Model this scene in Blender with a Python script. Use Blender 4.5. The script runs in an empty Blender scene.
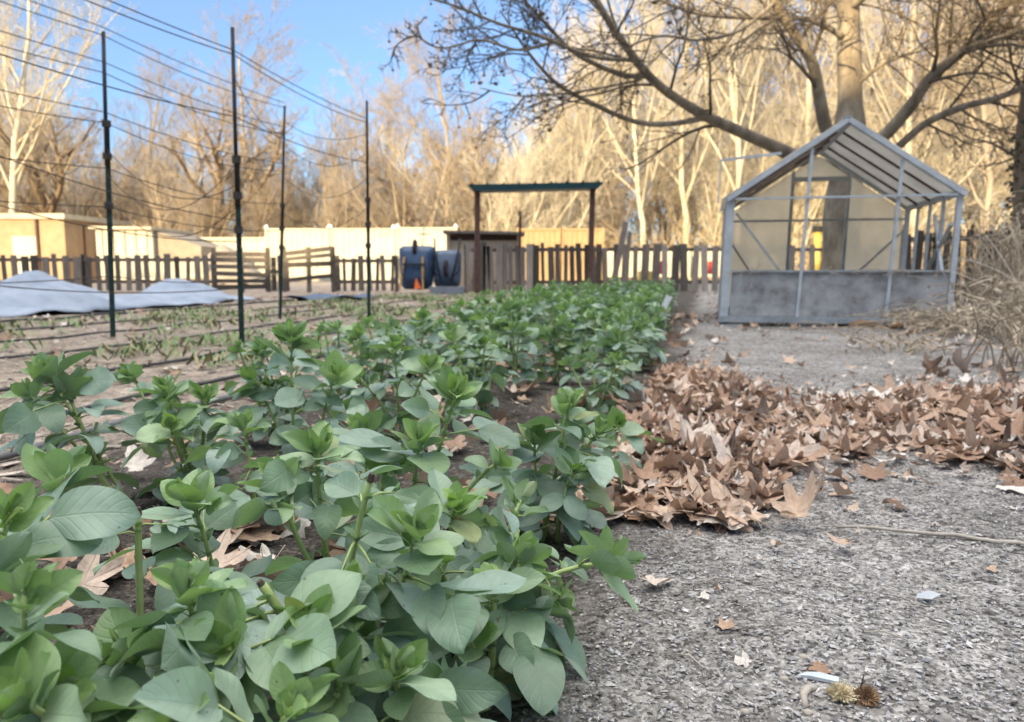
import bpy, math, random
import numpy as np
from mathutils import Vector

SC = bpy.context.scene
COL = SC.collection
R = np.random.default_rng(11)
random.seed(11)
PI = math.pi
rad = math.radians

# ------------------------------------------------------------------ camera
F = 770.0
CAMH = 0.55
PITCH = rad(6.74)
cs, sn = math.cos(PITCH), math.sin(PITCH)
cam_d = bpy.data.cameras.new('camera')
cam = bpy.data.objects.new('camera', cam_d)
COL.objects.link(cam)
cam.location = (0, 0, CAMH)
cam.rotation_euler = (PI / 2 - PITCH, 0, 0)
cam_d.sensor_width = 36.0
cam_d.lens = F / 1024 * 36.0
cam_d.clip_end = 2000
cam_d.clip_start = 0.02
cam_d.dof.use_dof = True
cam_d.dof.focus_distance = 1.08
cam_d.dof.aperture_fstop = 6.5
SC.camera = cam


def ray(px, py):
    u = (px - 512) / F
    v = (361 - py) / F
    return np.array([u, cs + v * sn, -sn + v * cs])


def at(px, py, Y):
    d = ray(px, py)
    t = Y / d[1]
    return np.array([d[0] * t, Y, CAMH + d[2] * t])


def gp(px, py):
    d = ray(px, py)
    t = -CAMH / d[2]
    return np.array([d[0] * t, d[1] * t, 0.0])


def sc_of(X, Y):
    return X - 0.25 * Y


# ------------------------------------------------------------------ objects
def tag(o, label=None, cat=None, group=None, kind=None):
    if label:
        o['label'] = label
    if cat:
        o['category'] = cat
    if group:
        o['group'] = group
    if kind:
        o['kind'] = kind
    return o


def thing(name, label, cat, loc=(0, 0, 0), rz=0.0, group=None, rot=None):
    o = bpy.data.objects.new(name, None)
    COL.objects.link(o)
    o.empty_display_size = 0.1
    o.location = tuple(float(a) for a in loc)
    o.rotation_euler = rot if rot else (0, 0, rz)
    return tag(o, label, cat, group)


def copy_tree(o, parent=None):
    c = o.copy()
    COL.objects.link(c)
    c.parent = parent
    for ch in list(o.children):
        copy_tree(ch, c)
    return c


class MB:
    """collects geometry for one mesh"""

    def __init__(self):
        self.v, self.f, self.c, self.uv = [], [], [], []
        self.n = 0

    def add(self, verts, faces, col=None, uv=None):
        verts = np.asarray(verts, dtype=np.float64).reshape(-1, 3)
        k = len(verts)
        self.v.append(verts)
        if isinstance(faces, np.ndarray):
            self.f.append(faces + self.n)
        else:
            by = {}
            for f in faces:
                by.setdefault(len(f), []).append(f)
            for fl in by.values():
                self.f.append(np.array(fl, dtype=np.int64) + self.n)
        if col is None:
            col = np.array([.5, .5, .5, 1.0])
        col = np.broadcast_to(np.asarray(col, dtype=np.float64), (k, 4))
        self.c.append(col)
        if uv is None:
            uv = np.zeros((k, 2))
        self.uv.append(np.broadcast_to(uv, (k, 2)))
        self.n += k
        return self

    def mesh(self, name, mat, smooth=False):
        me = bpy.data.meshes.new(name)
        V = np.concatenate(self.v)
        me.vertices.add(len(V))
        me.vertices.foreach_set('co', V.ravel().astype(np.float32))
        li = np.concatenate([f.ravel() for f in self.f]).astype(np.int32)
        tot = np.concatenate([np.full(len(f), f.shape[1]) for f in self.f]).astype(np.int32)
        st = np.concatenate([[0], np.cumsum(tot)[:-1]]).astype(np.int32)
        me.loops.add(len(li))
        me.loops.foreach_set('vertex_index', li)
        me.polygons.add(len(tot))
        me.polygons.foreach_set('loop_start', st)
        me.polygons.foreach_set('loop_total', tot)
        me.polygons.foreach_set('use_smooth', np.full(len(tot), smooth))
        C = np.concatenate(self.c).astype(np.float32)
        a = me.color_attributes.new('tint', 'FLOAT_COLOR', 'POINT')
        a.data.foreach_set('color', C.ravel())
        U = np.concatenate(self.uv)
        ul = me.uv_layers.new(name='UVMap')
        ul.data.foreach_set('uv', U[li].astype(np.float32).ravel())
        me.update(calc_edges=True)
        me.validate()
        if mat:
            me.materials.append(mat)
        return me

    def build(self, name, mat, parent=None, smooth=False, loc=(0, 0, 0), rot=(0, 0, 0)):
        o = bpy.data.objects.new(name, self.mesh(name, mat, smooth))
        COL.objects.link(o)
        o.parent = parent
        o.location = tuple(float(a) for a in loc)
        o.rotation_euler = rot
        return o

    # ---- shapes
    def box(self, c, s, rz=0.0, col=None):
        c = np.asarray(c, float)
        s = np.asarray(s, float) / 2
        v = np.array([[x, y, z] for x in (-1, 1) for y in (-1, 1) for z in (-1, 1)]) * s
        if rz:
            ca, sa = math.cos(rz), math.sin(rz)
            v = np.stack([v[:, 0] * ca - v[:, 1] * sa, v[:, 0] * sa + v[:, 1] * ca, v[:, 2]], 1)
        return self.add(v + c, BOXF, col)

    def bar(self, p0, p1, w, h, up=(0, 0, 1), col=None):
        p0, p1 = np.asarray(p0, float), np.asarray(p1, float)
        d = p1 - p0
        d /= np.linalg.norm(d)
        up = np.asarray(up, float)
        if abs(d @ up) > .98:
            up = np.array([0, 1.0, 0])
        a = cross(d, up)
        a /= np.linalg.norm(a)
        b = cross(a, d)
        v = []
        for e in (p0, p1):
            for sa_, sb_ in ((-1, -1), (1, -1), (1, 1), (-1, 1)):
                v.append(e + a * sa_ * w / 2 + b * sb_ * h / 2)
        return self.add(v, [(0, 1, 2, 3), (7, 6, 5, 4), (0, 4, 5, 1), (1, 5, 6, 2), (2, 6, 7, 3), (3, 7, 4, 0)], col)

    def tube(self, pts, rads, k=5, col=None, cap=True):
        P = np.asarray(pts, float)
        n = len(P)
        rr = np.broadcast_to(np.asarray(rads, float), (n,))
        T = np.empty_like(P)
        T[1:-1] = P[2:] - P[:-2]
        T[0] = P[1] - P[0]
        T[-1] = P[-1] - P[-2]
        T /= np.sqrt((T * T).sum(1, keepdims=True)) + 1e-12
        m = T.mean(0)
        ref = np.array([0, 0, 1.0]) if abs(m[2]) < .8 * math.sqrt(m @ m) + 1e-9 else np.array([1.0, .2, 0])
        A = crossn(T, ref)
        A /= np.sqrt((A * A).sum(1, keepdims=True)) + 1e-12
        B = crossn(T, A)
        th = np.arange(k) * 2 * PI / k
        ring = A[:, None, :] * np.cos(th)[None, :, None] + B[:, None, :] * np.sin(th)[None, :, None]
        V = (P[:, None, :] + ring * rr[:, None, None]).reshape(-1, 3)
        i = np.arange(n - 1)[:, None] * k
        j = np.arange(k)[None, :]
        j2 = (j + 1) % k
        Fq = np.stack([i + j, i + j2, i + k + j2, i + k + j], -1).reshape(-1, 4)
        self.add(V, Fq, col)
        if cap:
            self.f.append(np.array([list(range(k))[::-1]]) + self.n - n * k)
            self.f.append(np.array([list(range((n - 1) * k, n * k))]) + self.n - n * k)
        return self

    def prism(self, poly, y0, y1, col=None):
        """poly in (x, z) extruded along y"""
        n = len(poly)
        v = [(x, y0, z) for x, z in poly] + [(x, y1, z) for x, z in poly]
        f = [tuple(range(n)), tuple(range(2 * n - 1, n - 1, -1))]
        f += [(i, n + i, n + (i + 1) % n, (i + 1) % n) for i in range(n)]
        return self.add(v, f, col)

    def blob(self, c, s, seed=0, rough=.25, col=None, nu=7, nv=5):
        rg = np.random.default_rng(seed)
        th = np.arange(nu) * 2 * PI / nu
        v = [(0, 0, 1.0)]
        for i in range(1, nv):
            ph = PI * i / nv
            for t in th:
                q = 1 + rg.normal(0, rough)
                v.append((math.sin(ph) * math.cos(t) * q, math.sin(ph) * math.sin(t) * q, math.cos(ph) * (1 + rg.normal(0, rough * .6))))
        v.append((0, 0, -1.0))
        f = [(0, 1 + j, 1 + (j + 1) % nu) for j in range(nu)]
        for i in range(nv - 2):
            a = 1 + i * nu
            f += [(a + j, a + nu + j, a + nu + (j + 1) % nu, a + (j + 1) % nu) for j in range(nu)]
        a = 1 + (nv - 2) * nu
        f += [(len(v) - 1, a + (j + 1) % nu, a + j) for j in range(nu)]
        return self.add(np.array(v) * np.asarray(s) + np.asarray(c), f, col)


BOXF = [(0, 1, 3, 2), (4, 6, 7, 5), (0, 4, 5, 1), (2, 3, 7, 6), (0, 2, 6, 4), (1, 5, 7, 3)]


def nrm(v):
    x, y, z = v
    l = math.sqrt(x * x + y * y + z * z) + 1e-12
    return np.array((x / l, y / l, z / l))


def cross(a, b):
    a0, a1, a2 = a
    b0, b1, b2 = b
    return np.array((a1 * b2 - a2 * b1, a2 * b0 - a0 * b2, a0 * b1 - a1 * b0))


def crossn(A, B):
    return np.stack([A[:, 1] * B[..., 2] - A[:, 2] * B[..., 1], A[:, 2] * B[..., 0] - A[:, 0] * B[..., 2], A[:, 0] * B[..., 1] - A[:, 1] * B[..., 0]], 1)


# ------------------------------------------------------------------ materials
def newmat(name):
    m = bpy.data.materials.new(name)
    m.use_nodes = True
    nt = m.node_tree
    for n in list(nt.nodes):
        nt.nodes.remove(n)
    out = nt.nodes.new('ShaderNodeOutputMaterial')
    return m, nt, out


def N(nt, typ, **kw):
    n = nt.nodes.new(typ)
    for k, v in kw.items():
        if k.startswith('i_'):
            key = k[2:]
            key = int(key) if key.isdigit() else key.replace('_', ' ')
            n.inputs[key].default_value = v
        else:
            setattr(n, k, v)
    return n


def ramp(nt, stops, fac=None, interp='LINEAR'):
    n = nt.nodes.new('ShaderNodeValToRGB')
    n.color_ramp.interpolation = interp
    el = n.color_ramp.elements
    while len(el) < len(stops):
        el.new(.5)
    for e, (p, c) in zip(el, stops):
        e.position = p
        e.color = (c[0], c[1], c[2], 1)
    if fac is not None:
        nt.links.new(fac, n.inputs[0])
    return n


def mixc(nt, a, b, fac, blend='MIX'):
    n = nt.nodes.new('ShaderNodeMix')
    n.data_type = 'RGBA'
    n.blend_type = blend
    for s, val in ((n.inputs[0], fac), (n.inputs[6], a), (n.inputs[7], b)):
        if hasattr(val, 'is_output'):
            nt.links.new(val, s)
        elif isinstance(val, (tuple, list)):
            s.default_value = (val[0], val[1], val[2], 1)
        else:
            s.default_value = val
    return n.outputs[2]


def math_(nt, op, a, b=0.0, clamp=False):
    n = nt.nodes.new('ShaderNodeMath')
    n.operation = op
    n.use_clamp = clamp
    for s, val in ((n.inputs[0], a), (n.inputs[1], b)):
        if hasattr(val, 'is_output'):
            nt.links.new(val, s)
        else:
            s.default_value = val
    return n.outputs[0]


def noise(nt, vec, scale, detail=4, rough=.6, dim='3D'):
    n = N(nt, 'ShaderNodeTexNoise', i_Scale=scale, i_Detail=detail, i_Roughness=rough)
    if vec is not None:
        nt.links.new(vec, n.inputs['Vector'])
    return n


def bump(nt, h, dist=.01, strength=.6):
    b = N(nt, 'ShaderNodeBump', i_Strength=strength, i_Distance=dist)
    nt.links.new(h, b.inputs['Height'])
    return b.outputs[0]


def mat_noise(name, c1, c2, scale=8, rough=.8, bumpd=.004, detail=5, stretch=(1, 1, 1), spec=.3, tint=False, metallic=0.0, c3=None, objrand=0.0, coord='Object'):
    m, nt, out = newmat(name)
    tc = N(nt, 'ShaderNodeTexCoord')
    mp = N(nt, 'ShaderNodeMapping')
    mp.inputs['Scale'].default_value = stretch
    nt.links.new(tc.outputs[coord], mp.inputs[0])
    n = noise(nt, mp.outputs[0], scale, detail, .65)
    st = [(.3, c1), (.7, c2)] if c3 is None else [(.28, c1), (.5, c2), (.72, c3)]
    col = ramp(nt, st, n.outputs[0]).outputs[0]
    if tint:
        at_ = N(nt, 'ShaderNodeAttribute', attribute_name='tint')
        col = mixc(nt, col, at_.outputs[0], 1.0, 'MULTIPLY')
        col = mixc(nt, col, (2, 2, 2), 1.0, 'MULTIPLY')
    if objrand:
        oi = N(nt, 'ShaderNodeObjectInfo')
        k = math_(nt, 'MULTIPLY_ADD', oi.outputs['Random'], objrand)
        nt.nodes[-1].inputs[2].default_value = 1 - objrand / 2
        cc = N(nt, 'ShaderNodeCombineColor')
        for i in range(3):
            nt.links.new(k, cc.inputs[i])
        col = mixc(nt, col, cc.outputs[0], 1.0, 'MULTIPLY')
    p = N(nt, 'ShaderNodeBsdfPrincipled', i_Roughness=rough, i_Metallic=metallic)
    p.inputs['Specular IOR Level'].default_value = spec
    nt.links.new(col, p.inputs['Base Color'])
    if bumpd:
        nt.links.new(bump(nt, n.outputs[0], bumpd), p.inputs['Normal'])
    nt.links.new(p.outputs[0], out.inputs[0])
    return m


def mat_beanleaf():
    m, nt, out = newmat('bean_leaf')
    at_ = N(nt, 'ShaderNodeAttribute', attribute_name='tint')
    sep = N(nt, 'ShaderNodeSeparateColor')
    nt.links.new(at_.outputs[0], sep.inputs[0])
    age, rnd = sep.outputs[0], sep.outputs[1]
    tc = N(nt, 'ShaderNodeTexCoord')
    uvs = N(nt, 'ShaderNodeSeparateXYZ')
    nt.links.new(tc.outputs['UV'], uvs.inputs[0])
    au = math_(nt, 'ABSOLUTE', uvs.outputs[0])
    # chevron side veins
    ph = math_(nt, 'SUBTRACT', uvs.outputs[1], math_(nt, 'MULTIPLY', au, .30))
    ns = noise(nt, tc.outputs['Object'], 60, 3)
    ph = math_(nt, 'ADD', ph, math_(nt, 'MULTIPLY', ns.outputs[0], .03))
    wv = math_(nt, 'SINE', math_(nt, 'MULTIPLY', ph, 2 * PI * 7))
    wv = math_(nt, 'POWER', math_(nt, 'MULTIPLY_ADD', wv, .5), 7.0)
    nt.nodes[-2].inputs[2].default_value = .5
    mid = math_(nt, 'SUBTRACT', 1.0, math_(nt, 'MULTIPLY', au, 16.0), True)
    vein = math_(nt, 'MAXIMUM', math_(nt, 'MULTIPLY', wv, .55), mid)
    old = ramp(nt, [(0, (.120, .190, .125)), (.5, (.205, .290, .220)), (1, (.320, .410, .365))], rnd).outputs[0]
    young = ramp(nt, [(0, (.185, .295, .080)), (1, (.310, .440, .145))], rnd).outputs[0]
    col = mixc(nt, old, young, age)
    col = mixc(nt, col, (.36, .36, .11), math_(nt, 'MULTIPLY', sep.outputs[2], .6))
    bl = noise(nt, tc.outputs['Object'], 22, 3, .6)
    blot = ramp(nt, [(.3, (.78, .8, .78)), (.7, (1.2, 1.18, 1.2))], bl.outputs[0]).outputs[0]
    col = mixc(nt, col, blot, 1.0, 'MULTIPLY')
    col = mixc(nt, col, (.20, .29, .17), math_(nt, 'MULTIPLY', vein, .30))
    # brown nibbled spots on a few leaves
    sp = noise(nt, tc.outputs['Object'], 75, 2, .5)
    spf = math_(nt, 'MULTIPLY', math_(nt, 'GREATER_THAN', sp.outputs[0], .735), .7)
    col = mixc(nt, col, (.07, .05, .03), spf)
    geo = N(nt, 'ShaderNodeNewGeometry')
    back = mixc(nt, col, (.19, .25, .18), .6)
    col2 = mixc(nt, col, back, geo.outputs['Backfacing'])
    p = N(nt, 'ShaderNodeBsdfPrincipled', i_Roughness=.38)
    p.inputs['Specular IOR Level'].default_value = .5
    p.inputs['Sheen Weight'].default_value = .15
    p.inputs['Sheen Roughness'].default_value = .4
    nt.links.new(col2, p.inputs['Base Color'])
    hh = math_(nt, 'SUBTRACT', math_(nt, 'MULTIPLY', bl.outputs[0], .8), vein)
    nt.links.new(bump(nt, hh, .0006, .6), p.inputs['Normal'])
    tr = N(nt, 'ShaderNodeBsdfTranslucent')
    tcol = mixc(nt, col, (1.3, 1.6, .6), 1.0, 'MULTIPLY')
    nt.links.new(tcol, tr.inputs[0])
    mx = N(nt, 'ShaderNodeMixShader', i_0=.22)
    nt.links.new(p.outputs[0], mx.inputs[1])
    nt.links.new(tr.outputs[0], mx.inputs[2])
    nt.links.new(mx.outputs[0], out.inputs[0])
    return m


def mat_dryleaf(use_obj):
    m, nt, out = newmat('dry_leaf')
    tc = N(nt, 'ShaderNodeTexCoord')
    if use_obj:
        oi = N(nt, 'ShaderNodeObjectInfo')
        sep = N(nt, 'ShaderNodeSeparateColor')
        nt.links.new(oi.outputs['Color'], sep.inputs[0])
        rnd = sep.outputs[0]
    else:
        at_ = N(nt, 'ShaderNodeAttribute', attribute_name='tint')
        sep = N(nt, 'ShaderNodeSeparateColor')
        nt.links.new(at_.outputs[0], sep.inputs[0])
        rnd = sep.outputs[0]
    base = ramp(nt, [(0, (.085, .055, .040)), (.16, (.20, .125, .080)), (.36, (.35, .215, .140)), (.58, (.50, .345, .24)), (.78, (.62, .50, .40)), (1, (.70, .645, .58))], rnd).outputs[0]
    n = noise(nt, tc.outputs['UV'], 5, 5, .7)
    f = ramp(nt, [(.25, (.62, .58, .55)), (.55, (1, 1, 1)), (.8, (1.2, 1.15, 1.1))], n.outputs[0]).outputs[0]
    col = mixc(nt, base, f, 1.0, 'MULTIPLY')
    # five veins radiating from the leaf base
    uvs = N(nt, 'ShaderNodeSeparateXYZ')
    nt.links.new(tc.outputs['UV'], uvs.inputs[0])
    ang = math_(nt, 'ARCTAN2', uvs.outputs[0], math_(nt, 'ADD', uvs.outputs[1], .02))
    q = math_(nt, 'ABSOLUTE', math_(nt, 'SINE', math_(nt, 'MULTIPLY', ang, 3.5)))
    vein = math_(nt, 'SUBTRACT', 1.0, math_(nt, 'MULTIPLY', q, 11.0), True)
    col = mixc(nt, col, (.42, .30, .19), math_(nt, 'MULTIPLY', vein, .45))
    geo = N(nt, 'ShaderNodeNewGeometry')
    back = mixc(nt, col, (.46, .36, .29), .55)
    col2 = mixc(nt, col, back, geo.outputs['Backfacing'])
    p = N(nt, 'ShaderNodeBsdfPrincipled', i_Roughness=.62)
    p.inputs['Specular IOR Level'].default_value = .35
    nt.links.new(col2, p.inputs['Base Color'])
    hh = math_(nt, 'SUBTRACT', n.outputs[0], math_(nt, 'MULTIPLY', vein, .6))
    nt.links.new(bump(nt, hh, .004, .7), p.inputs['Normal'])
    tr = N(nt, 'ShaderNodeBsdfTranslucent')
    nt.links.new(col, tr.inputs[0])
    mx = N(nt, 'ShaderNodeMixShader', i_0=.12)
    nt.links.new(p.outputs[0], mx.inputs[1])
    nt.links.new(tr.outputs[0], mx.inputs[2])
    nt.links.new(mx.outputs[0], out.inputs[0])
    return m


def mat_vcol(name, mul=1.0, rough=.85, bumps=0, spec=.25):
    m, nt, out = newmat(name)
    at_ = N(nt, 'ShaderNodeAttribute', attribute_name='tint')
    col = mixc(nt, at_.outputs[0], (mul, mul, mul), 1.0, 'MULTIPLY')
    tc = N(nt, 'ShaderNodeTexCoord')
    n = noise(nt, tc.outputs['Object'], bumps or 40, 3)
    f = ramp(nt, [(.3, (.8, .8, .8)), (.7, (1.2, 1.2, 1.2))], n.outputs[0]).outputs[0]
    col = mixc(nt, col, f, 1.0, 'MULTIPLY')
    p = N(nt, 'ShaderNodeBsdfPrincipled', i_Roughness=rough)
    p.inputs['Specular IOR Level'].default_value = spec
    nt.links.new(col, p.inputs['Base Color'])
    nt.links.new(p.outputs[0], out.inputs[0])
    return m


def mat_ground():
    m, nt, out = newmat('garden_ground')
    geo = N(nt, 'ShaderNodeNewGeometry')
    pos = geo.outputs['Position']
    sx = N(nt, 'ShaderNodeSeparateXYZ')
    nt.links.new(pos, sx.inputs[0])
    s = math_(nt, 'SUBTRACT', sx.outputs[0], math_(nt, 'MULTIPLY', sx.outputs[1], .25))
    wob = noise(nt, pos, 1.6, 4)
    s = math_(nt, 'ADD', s, math_(nt, 'MULTIPLY_ADD', wob.outputs[0], .5))
    nt.nodes[-2].inputs[2].default_value = -.25
    # fine grit
    v1 = N(nt, 'ShaderNodeTexVoronoi', i_Scale=150.0)
    v1.feature = 'F1'
    nt.links.new(pos, v1.inputs['Vector'])
    v2 = N(nt, 'ShaderNodeTexVoronoi', i_Scale=48.0)
    nt.links.new(pos, v2.inputs['Vector'])
    sc1 = N(nt, 'ShaderNodeSeparateColor')
    nt.links.new(v1.outputs['Color'], sc1.inputs[0])
    sc2 = N(nt, 'ShaderNodeSeparateColor')
    nt.links.new(v2.outputs['Color'], sc2.inputs[0])
    g = math_(nt, 'ADD', math_(nt, 'MULTIPLY', sc1.outputs[0], .65), math_(nt, 'MULTIPLY', sc2.outputs[0], .35))
    big = noise(nt, pos, 2.2, 5, .65)
    gravel = ramp(nt, [(.08, (.07, .065, .06)), (.4, (.21, .20, .19)), (.7, (.36, .345, .33)), (.95, (.52, .505, .49))], g).outputs[0]
    bigc = ramp(nt, [(.3, (.62, .60, .57)), (.65, (1.15, 1.13, 1.10))], big.outputs[0]).outputs[0]
    gravel = mixc(nt, gravel, bigc, 1.0, 'MULTIPLY')
    soil = ramp(nt, [(.1, (.03, .026, .022)), (.6, (.088, .075, .063)), (1, (.18, .16, .14))], g).outputs[0]
    plot = ramp(nt, [(.05, (.13, .105, .08)), (.5, (.34, .285, .23)), (.95, (.50, .43, .36))], g).outputs[0]
    n3 = noise(nt, pos, 5.0, 6, .75)
    plot = mixc(nt, plot, ramp(nt, [(.32, (.45, .42, .38)), (.6, (1.15, 1.12, 1.1))], n3.outputs[0]).outputs[0], 1.0, 'MULTIPLY')
    # bed strip: s in (-1.9 .. -.05)
    right = math_(nt, 'MULTIPLY_ADD', s, 5.0, True)
    nt.nodes[-1].inputs[2].default_value = 1.3
    left = math_(nt, 'MULTIPLY_ADD', s, -2.5, True)
    nt.nodes[-1].inputs[2].default_value = -4.2
    c = mixc(nt, soil, gravel, right)
    c = mixc(nt, c, plot, left)
    p = N(nt, 'ShaderNodeBsdfPrincipled', i_Roughness=.95)
    p.inputs['Specular IOR Level'].default_value = .15
    nt.links.new(c, p.inputs['Base Color'])
    hh = math_(nt, 'ADD', math_(nt, 'MULTIPLY', v1.outputs['Distance'], -1.0), math_(nt, 'MULTIPLY', n3.outputs[0], 1.5))
    nt.links.new(bump(nt, hh, .008, .8), p.inputs['Normal'])
    nt.links.new(p.outputs[0], out.inputs[0])
    return m


def mat_panel(name, col, transl=.5, transp=.08, mott=.25):
    m, nt, out = newmat(name)
    tc = N(nt, 'ShaderNodeTexCoord')
    n = noise(nt, tc.outputs['Object'], 3.5, 6, .7)
    f = ramp(nt, [(.3, (1 - mott,) * 3), (.7, (1 + mott * .4,) * 3)], n.outputs[0]).outputs[0]
    c = mixc(nt, col, f, 1.0, 'MULTIPLY')
    p = N(nt, 'ShaderNodeBsdfPrincipled', i_Roughness=.45)
    nt.links.new(c, p.inputs['Base Color'])
    tr = N(nt, 'ShaderNodeBsdfTranslucent')
    nt.links.new(c, tr.inputs[0])
    tp = N(nt, 'ShaderNodeBsdfTransparent')
    m1 = N(nt, 'ShaderNodeMixShader', i_0=transl)
    nt.links.new(p.outputs[0], m1.inputs[1])
    nt.links.new(tr.outputs[0], m1.inputs[2])
    m2 = N(nt, 'ShaderNodeMixShader', i_0=transp)
    nt.links.new(m1.outputs[0], m2.inputs[1])
    nt.links.new(tp.outputs[0], m2.inputs[2])
    nt.links.new(m2.outputs[0], out.inputs[0])
    return m


M = {}
M['leaf'] = mat_beanleaf()
M['dry'] = mat_dryleaf(True)
M['litter'] = mat_dryleaf(False)
M['ground'] = mat_ground()
M['stem'] = mat_noise('bean_stem', (.24, .32, .10), (.38, .46, .19), 30, .5, .001)
M['cut'] = mat_noise('withered_stem_end', (.03, .022, .015), (.12, .09, .06), 60, .8, .001)
M['chip'] = mat_vcol('grit', 1.0, .9, 300, .2)
M['weed'] = mat_vcol('weed', 1.0, .6, 60)
M['pale_bark'] = mat_noise('pale_bark', (.40, .345, .25), (.64, .565, .43), 3, .9, .01, stretch=(1, 1, .3), objrand=.3)
M['tan_bark'] = mat_noise('tan_bark', (.26, .20, .14), (.47, .385, .28), 3, .9, .01, stretch=(1, 1, .3), objrand=.35)
M['brown_bark'] = mat_noise('brown_bark', (.15, .105, .07), (.27, .195, .13), 3, .9, .01, stretch=(1, 1, .3), objrand=.3)
M['plane_bark'] = mat_noise('plane_bark', (.12, .095, .07), (.25, .20, .14), 5, .85, .02, stretch=(1, 1, .5), c3=(.40, .335, .24))
M['plane_twig'] = mat_noise('plane_twig', (.09, .07, .05), (.17, .13, .09), 5, .85, 0)
M['old_wood'] = mat_noise('weathered_wood', (.10, .085, .072), (.24, .205, .175), 6, .9, .004, stretch=(8, 8, .6), tint=True)
M['plywood'] = mat_noise('plywood', (.44, .33, .22), (.60, .47, .33), 4, .8, .002, stretch=(.6, 1, 5))
M['rust'] = mat_noise('rusty_steel', (.07, .04, .03), (.15, .085, .06), 12, .8, .002)
M['teal'] = mat_noise('teal_paint', (.010, .040, .045), (.018, .058, .062), 6, .5, .001)
M['green_steel'] = mat_noise('green_stake_paint', (.012, .03, .028), (.025, .055, .048), 9, .5, .001)
M['black_pole'] = mat_noise('dark_pole', (.015, .015, .015), (.04, .037, .035), 15, .6, .001)
M['twine'] = mat_noise('dark_twine', (.035, .03, .028), (.075, .065, .06), 50, .9, 0)
M['hose'] = mat_noise('drip_hose', (.03, .03, .03), (.075, .075, .075), 10, .6, .001)
M['greyhose'] = mat_noise('dusty_hose', (.10, .10, .10), (.19, .185, .18), 10, .7, .001)
M['cover'] = mat_noise('row_cover_fabric', (.19, .225, .28), (.32, .36, .425), 2.2, .9, .02, detail=6)
M['frame'] = mat_noise('grey_painted_frame', (.36, .39, .41), (.54, .57, .58), 9, .55, .001)
M['frame2'] = mat_noise('weathered_frame', (.22, .24, .25), (.38, .41, .42), 9, .6, .001)
M['poly'] = mat_panel('aged_polycarbonate', (.96, .88, .71), .74, .30, .14)
M['polyroof'] = mat_panel('roof_polycarbonate', (.74, .72, .68), .5, .02, .22)
M['film'] = mat_noise('dusty_grey_film', (.13, .115, .095), (.33, .325, .32), 4.5, .55, .004, detail=8, c3=(.50, .49, .47))
M['white_wall'] = mat_noise('white_board', (.46, .43, .33), (.58, .54, .43), 1.5, .7, .002)
M['cream'] = mat_noise('cream_board', (.42, .375, .28), (.54, .49, .38), 2, .8, .002)
M['tan_wall'] = mat_noise('tan_wall', (.33, .225, .13), (.43, .31, .195), 2, .85, .003)
M['orange_wood'] = mat_noise('orange_board', (.30, .20, .10), (.44, .31, .17), 3, .8, .003, stretch=(5, 5, .5))
M['roof_grey'] = mat_noise('beige_roof', (.26, .215, .16), (.36, .30, .23), 3, .9, .004)
M['tarp'] = mat_noise('pale_tarp', (.55, .50, .38), (.70, .65, .50), 2, .8, .01)
M['barrow'] = mat_noise('navy_tray', (.026, .05, .10), (.05, .09, .16), 8, .5, .002)
M['barrow2'] = mat_noise('slate_tray', (.055, .08, .125), (.09, .125, .185), 8, .5, .002)
M['handle'] = mat_noise('ash_handle', (.35, .20, .07), (.48, .30, .12), 8, .6, .001)
M['rubber'] = mat_noise('rubber', (.012, .012, .013), (.03, .03, .03), 20, .8, .001)
M['orange'] = mat_noise('orange_cloth', (.60, .10, .02), (.75, .16, .04), 10, .7, .001)
M['yellow'] = mat_noise('yellow_plastic', (.45, .32, .06), (.55, .40, .10), 6, .5, .001)
M['red'] = mat_noise('red_plastic', (.40, .04, .03), (.55, .07, .05), 6, .5, .001)
M['white'] = mat_noise('white_plastic', (.68, .66, .64), (.8, .79, .78), 20, .5, .0005)
M['straw'] = mat_vcol('straw', 1.0, .8, 80)
M['stick'] = mat_noise('dry_stick', (.30, .26, .21), (.48, .43, .37), 40, .85, .001)
M['husk'] = mat_noise('seed_husk', (.44, .35, .20), (.60, .51, .33), 60, .9, .004, c3=(.70, .63, .46))
M['fluff'] = mat_noise('brown_fluff', (.17, .10, .055), (.32, .20, .11), 80, .95, .004)
M['shade_ridge'] = mat_noise('shade_ridge_ground', (.10, .09, .05), (.22, .18, .11), .4, .95, .05)
M['grey_tub'] = mat_noise('grey_tub', (.16, .18, .20), (.22, .24, .27), 6, .5, .001)
M['ivy'] = mat_vcol('ivy', 1.0, .5, 40)

# ------------------------------------------------------------------ light
SUN_EL = rad(11)
SUN_AZ_OFF = rad(28)          # sun stands behind the camera, this far to its left
sundir = np.array([-math.sin(SUN_AZ_OFF) * math.cos(SUN_EL), -math.cos(SUN_AZ_OFF) * math.cos(SUN_EL), math.sin(SUN_EL)])
FILL_GLOW = (15.2, 14.8, 14.3)
w = bpy.data.worlds.new('World')
SC.world = w
w.use_nodes = True
nt = w.node_tree
bg = nt.nodes['Background']
sky = nt.nodes.new('ShaderNodeTexSky')
sky.sky_type = 'NISHITA'
sky.sun_disc = False
sky.sun_elevation = SUN_EL
sky.sun_rotation = PI + SUN_AZ_OFF
sky.air_density = 0.8
sky.dust_density = 0.0
sky.ozone_density = 4.0
bg.inputs[1].default_value = 0.13
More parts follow.
